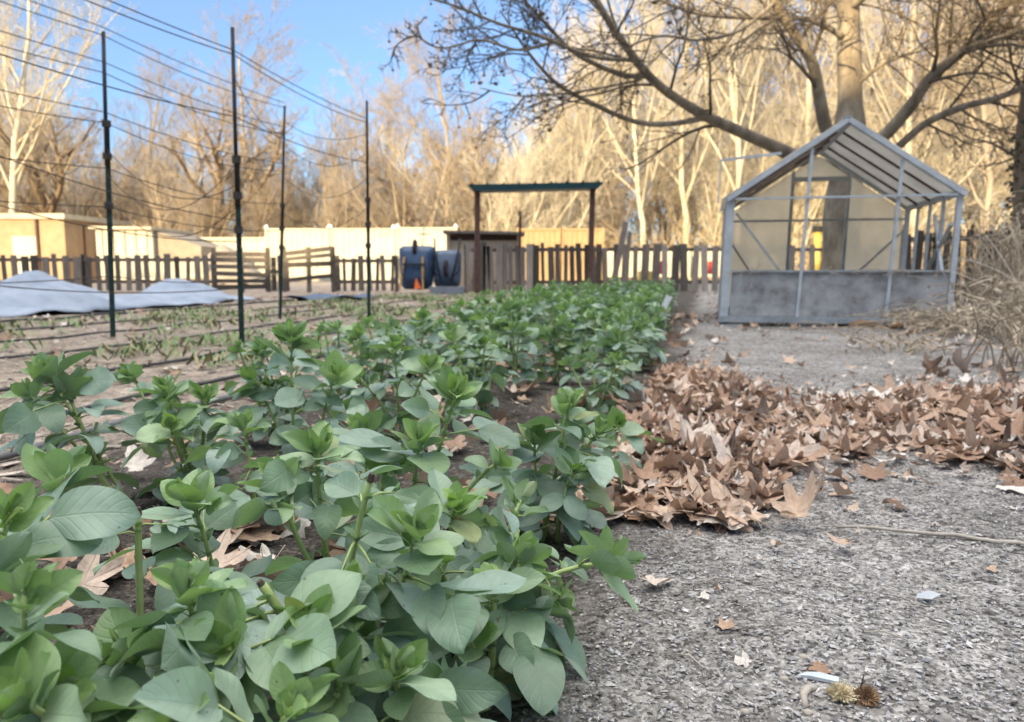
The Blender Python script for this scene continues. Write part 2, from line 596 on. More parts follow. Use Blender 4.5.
# unseen fill glow added overhead to lift foreground shade; low front sky stays clear
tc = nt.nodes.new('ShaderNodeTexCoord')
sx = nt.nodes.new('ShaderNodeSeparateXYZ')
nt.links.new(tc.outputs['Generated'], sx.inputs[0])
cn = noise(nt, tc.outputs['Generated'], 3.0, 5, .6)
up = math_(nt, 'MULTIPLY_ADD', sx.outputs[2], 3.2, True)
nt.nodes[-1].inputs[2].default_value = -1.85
fill_mask = math_(nt, 'MULTIPLY', up, math_(nt, 'MULTIPLY_ADD', cn.outputs[0], .9, True))
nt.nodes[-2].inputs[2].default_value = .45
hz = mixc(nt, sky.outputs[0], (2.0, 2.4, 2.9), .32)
cc = mixc(nt, hz, FILL_GLOW, fill_mask)
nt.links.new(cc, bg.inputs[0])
ld = bpy.data.lights.new('sun', 'SUN')
ld.energy = 4.8
ld.angle = rad(.5)
ld.color = (1.0, .80, .48)
lo = bpy.data.objects.new('sun', ld)
COL.objects.link(lo)
lo.rotation_euler = Vector((-sundir[0], -sundir[1], -sundir[2])).to_track_quat('-Z', 'Y').to_euler()
lo.location = (-30, -40, 30)
SC.view_settings.view_transform = 'Standard'
SC.view_settings.look = 'None'
SC.view_settings.gamma = 1.0
SC.view_settings.exposure = 1.25

# ------------------------------------------------------------------ ground and added shade ridge


def spaced(a, n, k):
    t = np.linspace(-1, 1, n)
    return a * np.sinh(k * t) / math.sinh(k)


gx = spaced(260, 161, 6.5)
gy = spaced(260, 161, 6.5) + 3
GX, GY = np.meshgrid(gx, gy, indexing='ij')


def bumpz(X, Y):
    return .010 * np.sin(X * 3.1 + 1.3 * np.sin(Y * 1.7)) * np.sin(Y * 2.3 + .7) + .006 * np.sin(X * 7.3 + Y * 4.1)


GZ = bumpz(GX, GY)
idx = np.arange(161 * 161).reshape(161, 161)
fq = np.stack([idx[:-1, :-1], idx[1:, :-1], idx[1:, 1:], idx[:-1, 1:]], -1).reshape(-1, 4)
g = MB().add(np.stack([GX, GY, GZ], -1).reshape(-1, 3), fq)
tag(g.build('ground', M['ground'], smooth=True), 'grey gritty garden ground with sandy plot and dark bean bed', 'ground', kind='structure')

hx = np.linspace(-170, 120, 240)  # unseen ridge added behind the camera to shade the foreground
hy = np.array([-26, -30, -36, -44, -60, -80.0])
hp = np.array([-.3, 7, 12.9, 15.4, 9, -.3])
HX, HY = np.meshgrid(hx, hy, indexing='ij')
HZ = np.broadcast_to(hp, HX.shape) * (1 + .05 * np.sin(HX * .21) + .03 * np.sin(HX * .57 + 1)) + .12 * np.sin(HX * 2.1 + HY) + ((HY < -29) & (HY > -70)) * (1.5 * np.exp(-((HX + 31) / 3.2) ** 2) - 1.3 * np.exp(-((HX + 21) / 4.0) ** 2))  # local hump and dip shape where the shadow edge falls
idx = np.arange(240 * 6).reshape(240, 6)
fq = np.stack([idx[:-1, :-1], idx[1:, :-1], idx[1:, 1:], idx[:-1, 1:]], -1).reshape(-1, 4)
h = MB().add(np.stack([HX, HY, HZ], -1).reshape(-1, 3), fq)
tag(h.build('shade_ridge', M['shade_ridge'], smooth=True), 'low brown ridge added out of view to shade the garden', 'shade_ridge', kind='structure')

# grit on the path, densest close by
n = 85000
yy = .75 * np.exp(R.uniform(0, 1, n) ** .9 * math.log(8.5 / .75))
xx = R.uniform(-.75, 1, n) * (yy * .95 + .1) + .12
s_ = sc_of(xx, yy)
keep = (s_ > -.16) | (R.uniform(size=n) < .05)
xx, yy = xx[keep], yy[keep]
n = len(xx)
oct_v = np.array([[1, 0, 0], [0, 1, 0], [-1, 0, 0], [0, -1, 0], [0, 0, 1], [0, 0, -1.0]])
oct_f = np.array([[0, 1, 4], [1, 2, 4], [2, 3, 4], [3, 0, 4], [1, 0, 5], [2, 1, 5], [3, 2, 5], [0, 3, 5]])
sz = np.exp(R.normal(math.log(.0021), .34, n)) * (1 + .10 * np.maximum(yy - 1.5, 0))
el = R.uniform(.7, 2.2, n)
SZ = np.stack([sz * el, sz * R.uniform(.6, 1.1, n), sz * R.uniform(.35, .8, n)], 1)
V = oct_v[None] * SZ[:, None, :] * R.uniform(.7, 1.3, (n, 6, 1))
az = R.uniform(0, 2 * PI, n)
ti = R.normal(0, .35, n)
ca, sa = np.cos(az)[:, None], np.sin(az)[:, None]
ct, st_ = np.cos(ti)[:, None], np.sin(ti)[:, None]
x1 = V[..., 0] * ct - V[..., 2] * st_
z1 = V[..., 0] * st_ + V[..., 2] * ct
V = np.stack([x1 * ca - V[..., 1] * sa + xx[:, None], x1 * sa + V[..., 1] * ca + yy[:, None], z1 + (bumpz(xx, yy) + R.uniform(0, .004, n))[:, None]], -1)
lum = np.clip(R.beta(2.0, 2.6, n) * .58 + .05, 0, .52)
warm = R.normal(0, .025, n)
CC = np.stack([lum * (1.02 + warm), lum * .985, lum * (.955 - warm), np.ones(n)], 1)
FF = (oct_f[None] + (np.arange(n) * 6)[:, None, None]).reshape(-1, 3)
gr = MB().add(V.reshape(-1, 3), FF, np.repeat(CC, 6, 0))
tag(gr.build('gravel', M['chip']), 'loose grey grit and chips on the garden path', 'gravel', kind='stuff')

# ------------------------------------------------------------------ bean plants


def leaf_grid(nu, nt_):
    u = np.linspace(-1, 1, nu)
    t = np.linspace(0, 1, nt_)
    U, T = np.meshgrid(u, t, indexing='ij')
    i = np.arange(nu * nt_).reshape(nu, nt_)
    fq = np.stack([i[:-1, :-1], i[1:, :-1], i[1:, 1:], i[:-1, 1:]], -1).reshape(-1, 4)
    return U.ravel(), T.ravel(), fq


LG = {'hi': leaf_grid(9, 13), 'lo': leaf_grid(5, 7)}


def leaflet(mb, base, d, up, L, W, fold, droop, roll, age, rg, res):
    U, T, fq = LG[res]
    d = nrm(d)
    side = nrm(cross(d, up))
    n = cross(side, d)
    cr, sr = math.cos(roll), math.sin(roll)
    side, n = side * cr + n * sr, n * cr - side * sr
    wp = np.sin(PI * np.clip(T, 0, 1) ** .92) ** .64
    wp = wp * (1 - .12 * T) * (W / 2)
    wp[T <= 0] = W * .03
    wp[T >= 1] = W * .012
    f1 = rg.uniform(0, 6)
    wave = .050 * L * np.sin(T * rg.uniform(5, 9) + f1) * U ** 2 * rg.uniform(.2, 1.0) * np.sign(U)
    x = U * wp * (math.cos(fold) * .98 + .02)
    cup = rg.uniform(-.3, .75)
    z = np.abs(U) * wp * math.sin(fold) + cup * (U ** 2) * wp * .28 + wave
    # arc along the length
    a = droop
    if abs(a) < 1e-3:
        a = 1e-3
    y = L * np.sin(a * T) / a
    zz = -L * (1 - np.cos(a * T)) / a
    y = y - z * np.sin(a * T) * -1 * .5
    P = base + x[:, None] * side + y[:, None] * d + (z + zz)[:, None] * n
    r2 = float(np.clip(rg.normal(.45, .27), 0, 1))
    mb.add(P, fq, (age, r2, float(rg.random() < .035) * rg.random(), 1), np.stack([U, T], 1))


def bez(p0, p1, p2, n):
    t = np.linspace(0, 1, n)[:, None]
    return (1 - t) ** 2 * p0 + 2 * t * (1 - t) * p1 + t ** 2 * p2


def grow_stem(stem_mb, fol_mb, tip_mb, base, tip, nl, scale, rg, res, cut=False, bend=None, thick=1.0, spread=1.0, bare=.22):
    base, tip = np.asarray(base, float), np.asarray(tip, float)
    L = np.linalg.norm(tip - base)
    mid = (base + tip) / 2 + (np.array([0, 0, L * .12]) if bend is None else np.asarray(bend)) + rg.normal(0, .012, 3)
    pts = bez(base, mid, tip, 12)
    r0 = .0052 * thick * (.8 + .4 * rg.random())
    stem_mb.tube(pts, np.linspace(r0, r0 * (.8 if cut else .5), 12), 4 if res == 'lo' else 6)
    az0 = rg.uniform(0, 2 * PI)
    for k in range(nl):
        q = k / max(nl - 1, 1)
        t = bare + (1 - bare) * (1 - (1 - q) ** 1.55)
        if cut and t > .9:
            t = .9 * q
        i = min(int(t * 11), 10)
        f = t * 11 - i
        p = pts[i] * (1 - f) + pts[i + 1] * f
        T = nrm(pts[min(i + 1, 11)] - pts[i])
        # a stem frame
        a = nrm(cross(T, [0.13, .99, .05]))
        b = cross(T, a)
        az = az0 + k * (PI * .78) + rg.normal(0, .3)
        out = a * math.cos(az) + b * math.sin(az)
        young = float(np.clip((q - .42) / .5, 0, 1)) if not cut else 0.0
        young = young * young * (3 - 2 * young)
        elev = rad(14) + rad(58) * young + rg.normal(0, .20) - (.30 * (1 - q))
        r = nrm(out * math.cos(elev) + (T * .55 + np.array([0, 0, .45])) * math.sin(elev))
        up = nrm(T * .5 + np.array([0, 0, .7]) - out * .45 * young)
        up = nrm(up - r * (up @ r))
        size = scale * (1 - .50 * max(0, (q - .5) / .5) ** 1.5) * (.80 + .25 * math.sin(PI * min(q + .2, 1))) * rg.uniform(.82, 1.18)
        pet = (.026 * (1 - young) + .005) * scale * rg.uniform(.7, 1.3)
        ra = (.026 * (1 - young) + .006) * scale * rg.uniform(.8, 1.2)
        npair = 1 if (young > .3 or rg.random() < .5) else 2
        end = p + r * (pet + ra * (npair - 1) + .004)
        stem_mb.tube(np.array([p, p + r * (pet * .5) + up * .003, end]), [.0020 * scale, .0015 * scale, .0010 * scale], 4)
        mb = tip_mb if (young > .25) else fol_mb
        sd = cross(r, up)
        age = float(np.clip(young ** 1.5 * .85 + rg.normal(0.04, .10), 0, 1))
        hang = rg.random() < .45
        # stipules clasp the stem
        if res == 'hi':
            for sg in (-1, 1):
                leaflet(mb, p, nrm(T * .6 + sg * sd * .5 + r * .2), up, .018 * scale, .012 * scale, .2, .2, 0, min(age + .25, 1), rg, 'lo')
        for j in range(npair):
            bp = p + r * (pet + ra * j)
            for sg in (-1, 1):
                if rg.random() < .05 * (1 - young):
                    continue
                ph = rad(rg.uniform(34, 64)) * (1 - .30 * young) * spread
                d = nrm(r * math.cos(ph) + sg * sd * math.sin(ph))
                L_ = .072 * size * rg.uniform(.85, 1.15) * (.92 if j == 0 else 1.05)
                W_ = L_ * rg.uniform(.55, .78) * (1 - .08 * young)
                fold = .12 + .40 * young * rg.uniform(.3, 1) + rg.normal(0, .10)
                droop = ((.95 if hang else .5) * (1 - young) - .15 * young) + rg.normal(0, .3)
                upj = nrm(up + rg.normal(0, .16, 3))
                leaflet(mb, bp + sg * sd * .003, d, upj, L_, W_, fold, droop, sg * (rg.normal(-.45 if hang else -.08, .32)) * (1 - .5 * young), age, rg, res)
    if not cut:
        T = nrm(pts[-1] - pts[-3])
        a = nrm(cross(T, [0.13, .99, .05]))
        b = cross(T, a)
        nr_ = int(rg.integers(4, 8))
        rsc = rg.uniform(.75, 1.2)
        a0 = rg.uniform(0, 6)
        for k in range(nr_):
            f = k / (nr_ - 1)
            az = a0 + k * 2.4 + rg.normal(0, .4)
            o = a * math.cos(az) + b * math.sin(az)
            el_ = rad(15 + 58 * f) + rg.normal(0, .22)
            d = nrm(T * math.sin(el_) + o * math.cos(el_))
            L_ = (.064 - .030 * f) * scale * rsc * rg.uniform(.82, 1.15)
            p = pts[-1] - T * (.020 * (1 - f) * scale + .004) + o * .003
            leaflet(tip_mb, p, d, nrm(T * (.9 - .5 * f) - o * (.2 + .8 * f)), L_, L_ * rg.uniform(.62, .84), .10 + .35 * f * rg.random(), .35 * (1 - f) - .12 + rg.normal(0, .2), rg.normal(0, .25), float(np.clip(.35 + .6 * f + rg.normal(0, .1), 0, 1)), rg, res)
    return pts


BEANS = 'broad bean plants growing in the bed'


def bean_plant(label, base, stems, seed, res='hi'):
    """stems: list of (tip xyz relative to base, leaves, scale, cut)"""
    rg = np.random.default_rng(seed)
    t = thing('bean_plant', label, 'plant', base, 0, BEANS)
    for st in stems:
        tip, nl, scl, cut = st[:4]
        kw = st[4] if len(st) > 4 else {}
        sm, fm, tm = MB(), MB(), MB()
        b = np.array([rg.normal(0, .012), rg.normal(0, .012), -.01])
        pts = grow_stem(sm, fm, tm, b, tip, nl, scl, rg, res, cut, **kw)
        so = sm.build('stem', M['stem'], t, True)
        if fm.n:
            fm.build('foliage', M['leaf'], so, True)
        if tm.n:
            tm.build('shoot_tip', M['leaf'], so, True)
        if cut:
            c = MB().tube([pts[-1] - nrm(pts[-1] - pts[-2]) * .004, pts[-1] + nrm(pts[-1] - pts[-2]) * .006], [.0048, .0035], 6)
            c.build('withered_end', M['cut'], so)
    return t


def near(label, px, py, Y, seed, dx=0.0, dy=.03, nl=9, scl=1.0, cut=False, extra=(), **kw):
    tip = at(px, py, Y)
    base = np.array([tip[0] + dx, tip[1] + dy, 0.0])
    st = [(tip - base, nl, scl, cut, kw)]
    for e in extra:
        ep = at(e[0], e[1], e[2])
        st.append((ep - base, e[3], e[4], e[5], e[6] if len(e) > 6 else {}))
    return bean_plant(label, base, st, seed)


near('bean plant with fresh pale rosette and big wavy lower leaves, closest to the camera', 187, 590, .74, 1, .01, .03, 11, 1.05,
     extra=[(120, 655, .70, 6, 1.0, False)])
near('bean plant with very large flat leaves reaching in from the picture edge', 8, 520, .74, 2, -.06, .05, 8, 1.25,
     extra=[(60, 470, .88, 7, 1.0, False)])
near('low bean plant with upright narrow young leaves in the bottom corner', 25, 590, .64, 3, -.05, .03, 9, 1.0,
     extra=[(-30, 560, .7, 7, 1.0, False), (60, 690, .62, 6, .95, False)])
near('bean plant with bright glossy cupped crown behind a bare cut stem', 190, 497, .98, 4, .02, .05, 11, 1.08)
near('bare bean stem with withered black tip and pale stubs', 138, 512, .90, 5, .0, .02, 4, .7, True)
near('tall lollipop shaped bean plant standing alone beside the drip hoses', 47, 372, 1.62, 6, .16, .0, 12, 1.15, bare=.5,
     extra=[(28, 392, 1.60, 5, 1.0, False, dict(bare=.7)), (66, 388, 1.64, 5, 1.0, False, dict(bare=.6)), (92, 455, 1.62, 6, 1.1, False)])
near('bushy bean plant beside the lollipop shaped one', 165, 388, 1.72, 7, .05, .05, 11, 1.15,
     extra=[(130, 372, 1.85, 8, .95, False), (205, 395, 1.75, 8, 1.0, False), (170, 425, 1.6, 7, 1.1, False)])
near('tall bean plant with leaf pairs spread flat under its crown, before the dark stakes', 292, 335, 1.72, 8, .02, .05, 12, 1.2,
     extra=[(335, 375, 1.66, 8, 1.2, False), (250, 375, 1.75, 7, 1.1, False)])
near('bean plant with erect dark crown leaves in the middle of the bed', 318, 448, 1.10, 9, .02, .05, 11, 1.05,
     extra=[(275, 480, 1.06, 6, 1.05, False)])
near('leaning bean plant with cut dry tip and two huge blue green leaves', 371, 478, .86, 10, -.05, .05, 6, 1.2, True,
     extra=[(415, 530, .83, 5, 1.25, False), (350, 600, .80, 6, 1.15, False)], bare=.35)
near('bean plant with one broad folded pale leaf over dark soil', 262, 585, .80, 11, .06, .04, 6, 1.2, True,
     extra=[(310, 625, .73, 5, 1.3, False), (225, 650, .70, 6, 1.1, False)])
near('tall bean plant with light green pointed crown on a slanting stem', 457, 392, 1.27, 12, -.10, .06, 12, 1.12, False,
     extra=[(420, 440, 1.25, 8, 1.1, False), (500, 460, 1.22, 6, 1.0, False)])
near('low spreading bean plant with lime young leaves above brown litter', 492, 588, .93, 13, -.03, .04, 8, 1.0, False,
     extra=[(470, 640, .88, 6, 1.0, False), (520, 560, .97, 6, 1.05, False)])
near('sprawling bean shoot resting out over the grit path', 618, 562, 1.04, 14, -.25, -.03, 11, 1.05, False,
     extra=[(560, 600, 1.0, 6, 1.0, False)], bend=(-.02, 0, .10))
near('rounded bean plant with glossy bright crown next to the leaf drift', 568, 405, 1.50, 15, -.03, .04, 13, 1.15, False,
     extra=[(535, 440, 1.45, 7, 1.1, False), (600, 430, 1.52, 7, 1.0, False), (575, 470, 1.40, 7, 1.0, False)])
near('small dark bean plant at the bed edge against the leaf drift', 618, 425, 2.0, 16, -.03, .05, 9, 1.0, False,
     extra=[(605, 445, 1.95, 6, .9, False)])
near('bean plant with two tall upright leaves behind the middle of the bed', 395, 345, 2.15, 17, .0, .05, 11, 1.2, False,
     extra=[(430, 365, 2.1, 7, 1.1, False), (360, 380, 2.1, 7, 1.1, False)])
near('small bean plant with dull sagging leaves over the curled dry leaves', 243, 425, 1.55, 18, .02, .03, 9, .95, False)
near('bean plant half hidden under the big folded leaf at the bottom edge', 395, 668, .74, 19, .0, .03, 7, 1.1, False,
     extra=[(450, 690, .78, 5, 1.1, False), (330, 690, .70, 5, 1.1, False)])
near('bean plant filling the gap left of the slanting stem', 360, 430, 1.45, 20, .0, .03, 9, 1.1, False,
     extra=[(395, 465, 1.3, 7, 1.1, False)])
near('bean plant with blue grey leaves under the slanting stem', 455, 505, 1.08, 21, .0, .03, 7, 1.1, False,
     extra=[(430, 560, .97, 6, 1.1, False), (520, 500, 1.18, 7, 1.05, False)])
near('bean plant with drooping grey leaves at the very bottom of the bed', 180, 715, .60, 24, .0, .03, 6, 1.1, False,
     extra=[(290, 712, .62, 6, 1.15, False), (20, 700, .56, 6, 1.1, False)])

# the rest of the bed: prototypes and copies
protos = []
for k in range(9):
    rg = np.random.default_rng(100 + k)
    st = []
    for j in range(int(rg.integers(3, 6))):
        a = rg.uniform(0, 2 * PI)
        rr = rg.uniform(.04, .15)
        st.append(((rr * math.cos(a), rr * math.sin(a), rg.uniform(.22, .38)), int(rg.integers(8, 11)), rg.uniform(.95, 1.2), False))
    t = bean_plant('leafy bean plant in the crowded far stretch of the bed', (0, 0, 0), st, 200 + k, 'lo')
    protos.append(t)
near_xy = [tuple(o.location[:2]) for o in bpy.data.objects if o.name.startswith('bean_plant') and o not in protos]
spots = list(near_xy)
used = 0
tries = 0
cand = []
while tries < 40000 and len(cand) < 150:
    tries += 1
    Y = 1.25 + 11.8 * R.random() ** 1.15
    sl = -1.22 - .095 * Y
    sr_ = -.20 - .028 * Y
    s = R.uniform(sl, sr_)
    X = s + .25 * Y
    dmin = .42 if Y < 2.6 else (.34 if Y < 4 else .31)
    if Y < 2.1 and X < -.45:
        continue
    if all((X - a) ** 2 + (Y - b) ** 2 > dmin ** 2 for a, b in spots):
        spots.append((X, Y))
        cand.append((X, Y))
cand.sort(key=lambda q: q[1])
for i, (X, Y) in enumerate(cand):
    o = protos[i] if i < len(protos) else copy_tree(protos[i % len(protos)])
    o.location = (X, Y, 0)
    o.rotation_euler = (0, 0, R.uniform(0, 2 * PI))
    k = R.uniform(.82, 1.08) * (.84 if Y < 3 else (1.0 if Y < 6 else .95))
    o.scale = (k, k, k * R.uniform(.9, 1.1))
    if Y < 3.2:
        o['label'] = 'bushy bean plant in the middle stretch of the bed behind the front row'
    else:
        o['label'] = 'leafy bean plant in the crowded far stretch of the bed'

tgt = at(666, 302, 6.4)
tg = thing('plant_tag', 'small white plant tag sticking up among the far bean leaves', 'tag', (tgt[0], tgt[1], 0))
MB().bar((0, 0, 0), (0, 0, tgt[2] - .02), .006, .004).build('stake', M['stick'], tg)
MB().bar((-.022, -.004, tgt[2] - .05), (.030, -.004, tgt[2] + .05), .05, .003, (0, 1, 0)).build('label_plate', M['white'], tg)

# ------------------------------------------------------------------ dry plane-tree leaves


def dry_outline(na, rg):
    a = np.linspace(-PI, PI, na, endpoint=False)
    lob = [(0, 1.0, .80), (.95, .90, .74), (-.95, .90, .74), (1.9, .62, .7), (-1.9, .62, .7)]
    r = np.full(na, .36)
    for c, l, wd in lob:
        c += rg.normal(0, .06)
        l *= rg.uniform(.88, 1.1)
        x = np.abs((a - c + PI) % (2 * PI) - PI) / wd
        r = np.maximum(r, l * (.40 + .60 * np.clip(1 - 1.2 * x, 0, 1) ** 1.05) * np.clip(1.25 - x, 0, 1) ** .25)
    r *= 1 + .06 * np.sin(a * 19 + rg.uniform(0, 6)) + rg.normal(0, .02, na)
    r = r * np.where(np.abs(a) > 2.75, .55, 1)
    return a, r


def dry_leaf(mb, size, rg, na=44, rings=(.0, .3, .62, 1.0), curl=1.0, col=(.5, .5, .5, 1), xf=None, petiole=True):
    a, r = dry_outline(na, rg)
    vs = [np.zeros((1, 3))]
    uv = [np.zeros((1, 2))]
    for q in rings[1:]:
        x, y = np.sin(a) * r * q, np.cos(a) * r * q
        vs.append(np.stack([x, y, 0 * x], 1))
        uv.append(np.stack([x, y], 1))
    V = np.concatenate(vs)
    UV = np.concatenate(uv)
    x, y = V[:, 0].copy(), V[:, 1].copy()
    rr = np.hypot(x, y)
    th = np.arctan2(x, y)
    c1, c2 = rg.normal(.10, .27) * curl, rg.normal(.08, .25) * curl
    z = c1 * x * x + c2 * (y - .2) ** 2 + .14 * curl * rr ** 2 * np.sin(th * 5 + rg.uniform(0, 6)) + .10 * curl * rr * np.sin(th * 3 + rg.uniform(0, 6))
    z += rg.normal(.08, .14) * curl * np.abs(x)
    for al in (0, .95, -.95, 1.9, -1.9):
        z += rg.normal(.04, .20) * curl * np.clip(np.cos(th - al), 0, 1) ** 5 * rr ** 2.2
    z += rg.uniform(0, .5) * curl * np.clip(rr - .55, 0, 1) ** 2
    k = 1 / (1 + .35 * np.abs(c1))
    V = np.stack([x * k, y, z], 1)
    f3 = [(0, 1 + j, 1 + (j + 1) % na) for j in range(na)]
    nr = len(rings) - 1
    fq = []
    for i in range(nr - 1):
        b = 1 + i * na
        fq += [(b + j, b + na + j, b + na + (j + 1) % na, b + (j + 1) % na) for j in range(na)]
    V = V * size
    if xf is not None:
        V = V @ xf[0].T + xf[1]
    mb.add(V, np.array(f3)[:, ::-1].copy(), col, UV)
    mb.n -= len(V)
    if fq:
        mb.f.append(np.array(fq)[:, ::-1].copy() + mb.n)
    mb.n += len(V)
    if petiole:
        P = np.array([[0, 0, 0], [.05, -.25, .05], [rg.normal(0, .15), -.6, rg.normal(.1, .1)]]) * size
        if xf is not None:
            P = P @ xf[0].T + xf[1]
        mb.tube(P, [.012 * size, .01 * size, .014 * size], 4, col)


def rotm(ax, ay, az):
    cx, sx_, cy, sy, cz, sz_ = math.cos(ax), math.sin(ax), math.cos(ay), math.sin(ay), math.cos(az), math.sin(az)
    Rx = np.array([[1, 0, 0], [0, cx, -sx_], [0, sx_, cx]])
    Ry = np.array([[cy, 0, sy], [0, 1, 0], [-sy, 0, cy]])
    Rz = np.array([[cz, -sz_, 0], [sz_, cz, 0], [0, 0, 1]])
    return Rz @ Ry @ Rx


def in_poly(x, y, poly):
    c = False
    n = len(poly)
    for i in range(n):
        x1, y1 = poly[i]
        x2, y2 = poly[(i + 1) % n]
        if (y1 > y) != (y2 > y) and x < (x2 - x1) * (y - y1) / (y2 - y1) + x1:
            c = not c
    return c


drift_px = [(575, 528), (640, 520), (700, 528), (760, 522), (790, 505), (760, 478), (820, 458), (900, 452), (960, 466), (1030, 482), (1120, 478), (1120, 388), (1030, 390),
            (940, 394), (840, 404), (790, 408), (745, 386), (700, 372), (668, 372), (640, 420), (600, 470)]
drift = [tuple(gp(*p)[:2]) for p in drift_px]
bx = [p[0] for p in drift]
by = [p[1] for p in drift]
leaf_meshes = []
for k in range(14):
    rg = np.random.default_rng(500 + k)
    mb = MB()
    dry_leaf(mb, 1.0, rg, curl=rg.uniform(.6, 1.5))
    leaf_meshes.append(mb.mesh('plane_leaf', M['dry'], True))


def put_leaf(x, y, z, size, rx, ry, rz, label, group, mi=None, tone=None):
    o = bpy.data.objects.new('fallen_leaf', leaf_meshes[int(R.integers(14)) if mi is None else mi])
    COL.objects.link(o)
    o.location = (x, y, z)
    o.scale = (size,) * 3
    tv = float(np.clip(R.normal(.52, .26), 0, 1)) if tone is None else tone
    o.color = (tv, tv, tv, 1)
    o.rotation_euler = (rx, ry, rz)
    return tag(o, label, 'leaf', group)


LG1 = 'dry plane leaves in the drift across the path'
LG2 = 'dry plane leaves lying under the bean plants'
LG3 = 'stray dry leaves scattered on the grit'
# leaves that can be told apart
for (px, py, size, rx, ry, rz, mi, lab) in [
    (742, 524, .105, .35, -.05, .5, 2, 'large tan plane leaf with raised pointed lobe at the near edge of the drift'),
    (796, 524, .10, .5, .1, -1.0, 5, 'tan leaf with upturned tip pointing along the path, outermost of the drift'),
    (665, 520, .10, -.1, .15, 1.4, 7, 'wide flat tan leaf at the bed edge of the drift'),
    (690, 455, .10, .9, .2, .4, 3, 'leaf standing on edge above the pale curled ones of the drift'),
    (735, 470, .11, .2, -.4, 2.2, 9, 'pale buff curled leaf showing its underside in the drift'),
    (900, 512, .045, .3, .2, .6, 1, 'small dark curled leaf alone on the open grit'),
    (845, 548, .040, .1, .1, 1.9, 4, 'flat narrow grey brown leaf beside the long stick'),
    (650, 588, .045, .1, -.2, 4.0, 6, 'pale pointed leaf on the grit beside the sprawling bean shoot'),
    (530, 672, .085, .15, .3, 2.4, 8, 'crumpled rusty leaf under the lowest bean leaves at the path edge'),
    (960, 378, .12, 1.0, .1, 1.5, 10, 'long dark curled leaf sticking up beyond the drift'),
    (930, 376, .09, 1.2, -.2, .2, 11, 'upright dark leaf next to the long curled one'),
    (985, 462, .10, .3, .3, 3.0, 12, 'rust coloured crumpled leaf at the edge of the drift by the picture side'),
]:
    p = gp(px, py)
    put_leaf(p[0], p[1], .012 + .3 * size * abs(math.sin(rx)), size, rx, ry, rz, lab, LG1, mi, .15 if ('dark' in lab or 'rust' in lab) else (.85 if 'pale' in lab else .64))
n_ind = 0
litter = MB()
cnt = 0
pts_ = []
while len(pts_) < 1500:
    x, y = R.uniform(min(bx), max(bx)), R.uniform(min(by), max(by))
    if in_poly(x, y, drift):
        pts_.append((x, y))
pts_.sort(key=lambda q: q[1] * 1.0)
for i, (x, y) in enumerate(pts_):
    layer = R.random()
    # distance to the polygon's rim thins the pile
    dd = min(math.hypot(x - a, y - b) for a, b in drift)
    hgt = .042 * min(1, dd / .45)
    z = .012 + hgt * layer
    size = R.uniform(.044, .086) * (1.0 if R.random() < .85 else 1.3)
    rx, ry, rz = R.normal(0, .27), R.normal(0, .26), R.uniform(0, 2 * PI)
    if i < 420 and layer > .45 and n_ind < 215:
        n_ind += 1
        put_leaf(x, y, z, size, rx, ry, rz, 'curled dry plane leaf in the brown drift lying across the path', LG1)
    else:
        rg = np.random.default_rng(int(R.integers(1 << 30)))
        c = float(np.clip(R.normal(.5, .26), 0, 1))
        dry_leaf(litter, size, rg, 26 if y > 2.6 else 36, (0, .5, 1.0), rg.uniform(.6, 1.7), (c, c, c, 1), (rotm(rx, ry, rz), np.array([x, y, z])), y < 3)
# under the beans
k = 0
pts2 = []
while len(pts2) < 620:
    Y = .45 + 9 * R.random() ** 1.6
    s = R.uniform(-1.55 - .06 * Y, -.06)
    if s > -.32 and Y < 1.55:
        continue
    X = s + .25 * Y
    pts2.append((X, Y))
for i, (x, y) in enumerate(pts2):
    size = R.uniform(.05, .09)
    rx, ry, rz = R.normal(0, .4), R.normal(0, .4), R.uniform(0, 2 * PI)
    z = .012 + .045 * R.random()
    if y < 2.2 and k < 75:
        k += 1
        put_leaf(x, y, z, size, rx, ry, rz, 'brown dry leaf on the dark soil between bean stems', LG2)
    else:
        rg = np.random.default_rng(int(R.integers(1 << 30)))
        c = float(np.clip(R.normal(.5, .25), 0, 1))
        dry_leaf(litter, size, rg, 28, (0, .5, 1.0), rg.uniform(.5, 1.5), (c, c, c, 1), (rotm(rx, ry, rz), np.array([x, y, z])), False)
# loose rim of the drift and crumbs among it
rim = 0
while rim < 420:
    a, b = drift[int(R.integers(len(drift)))]
    x, y = a + R.normal(0, .16), b + abs(R.normal(0, .22 + .05 * b)) * (1 if R.random() < .8 or b > 3 else -.35)
    if sc_of(x, y) < -.2 or y < 1.62 + .25 * max(0, x - .75):
        continue
    rim += 1
    rg = np.random.default_rng(int(R.integers(1 << 30)))
    c = float(np.clip(R.normal(.6, .26), 0, 1))
    dry_leaf(litter, R.choice([.05, .035, .022]) * R.uniform(.7, 1.3), rg, 26, (0, .5, 1.0), rg.uniform(.6, 1.6), (c, c, c, 1), (rotm(R.normal(0, .28), R.normal(0, .28), R.uniform(0, 6.28)), np.array([x, y, .010])), False)
for i in range(1500):
    x, y = pts_[int(R.integers(len(pts_)))]
    rg = np.random.default_rng(int(R.integers(1 << 30)))
    c = float(np.clip(R.normal(.6, .3), 0, 1))
    dry_leaf(litter, R.uniform(.010, .028), rg, 12, (0, 1.0), 1.5, (c, c, c, 1), (rotm(R.normal(0, .5), R.normal(0, .5), R.uniform(0, 6.28)), np.array([x + R.normal(0, .12), y + R.normal(0, .15), R.uniform(.006, .05)])), False)
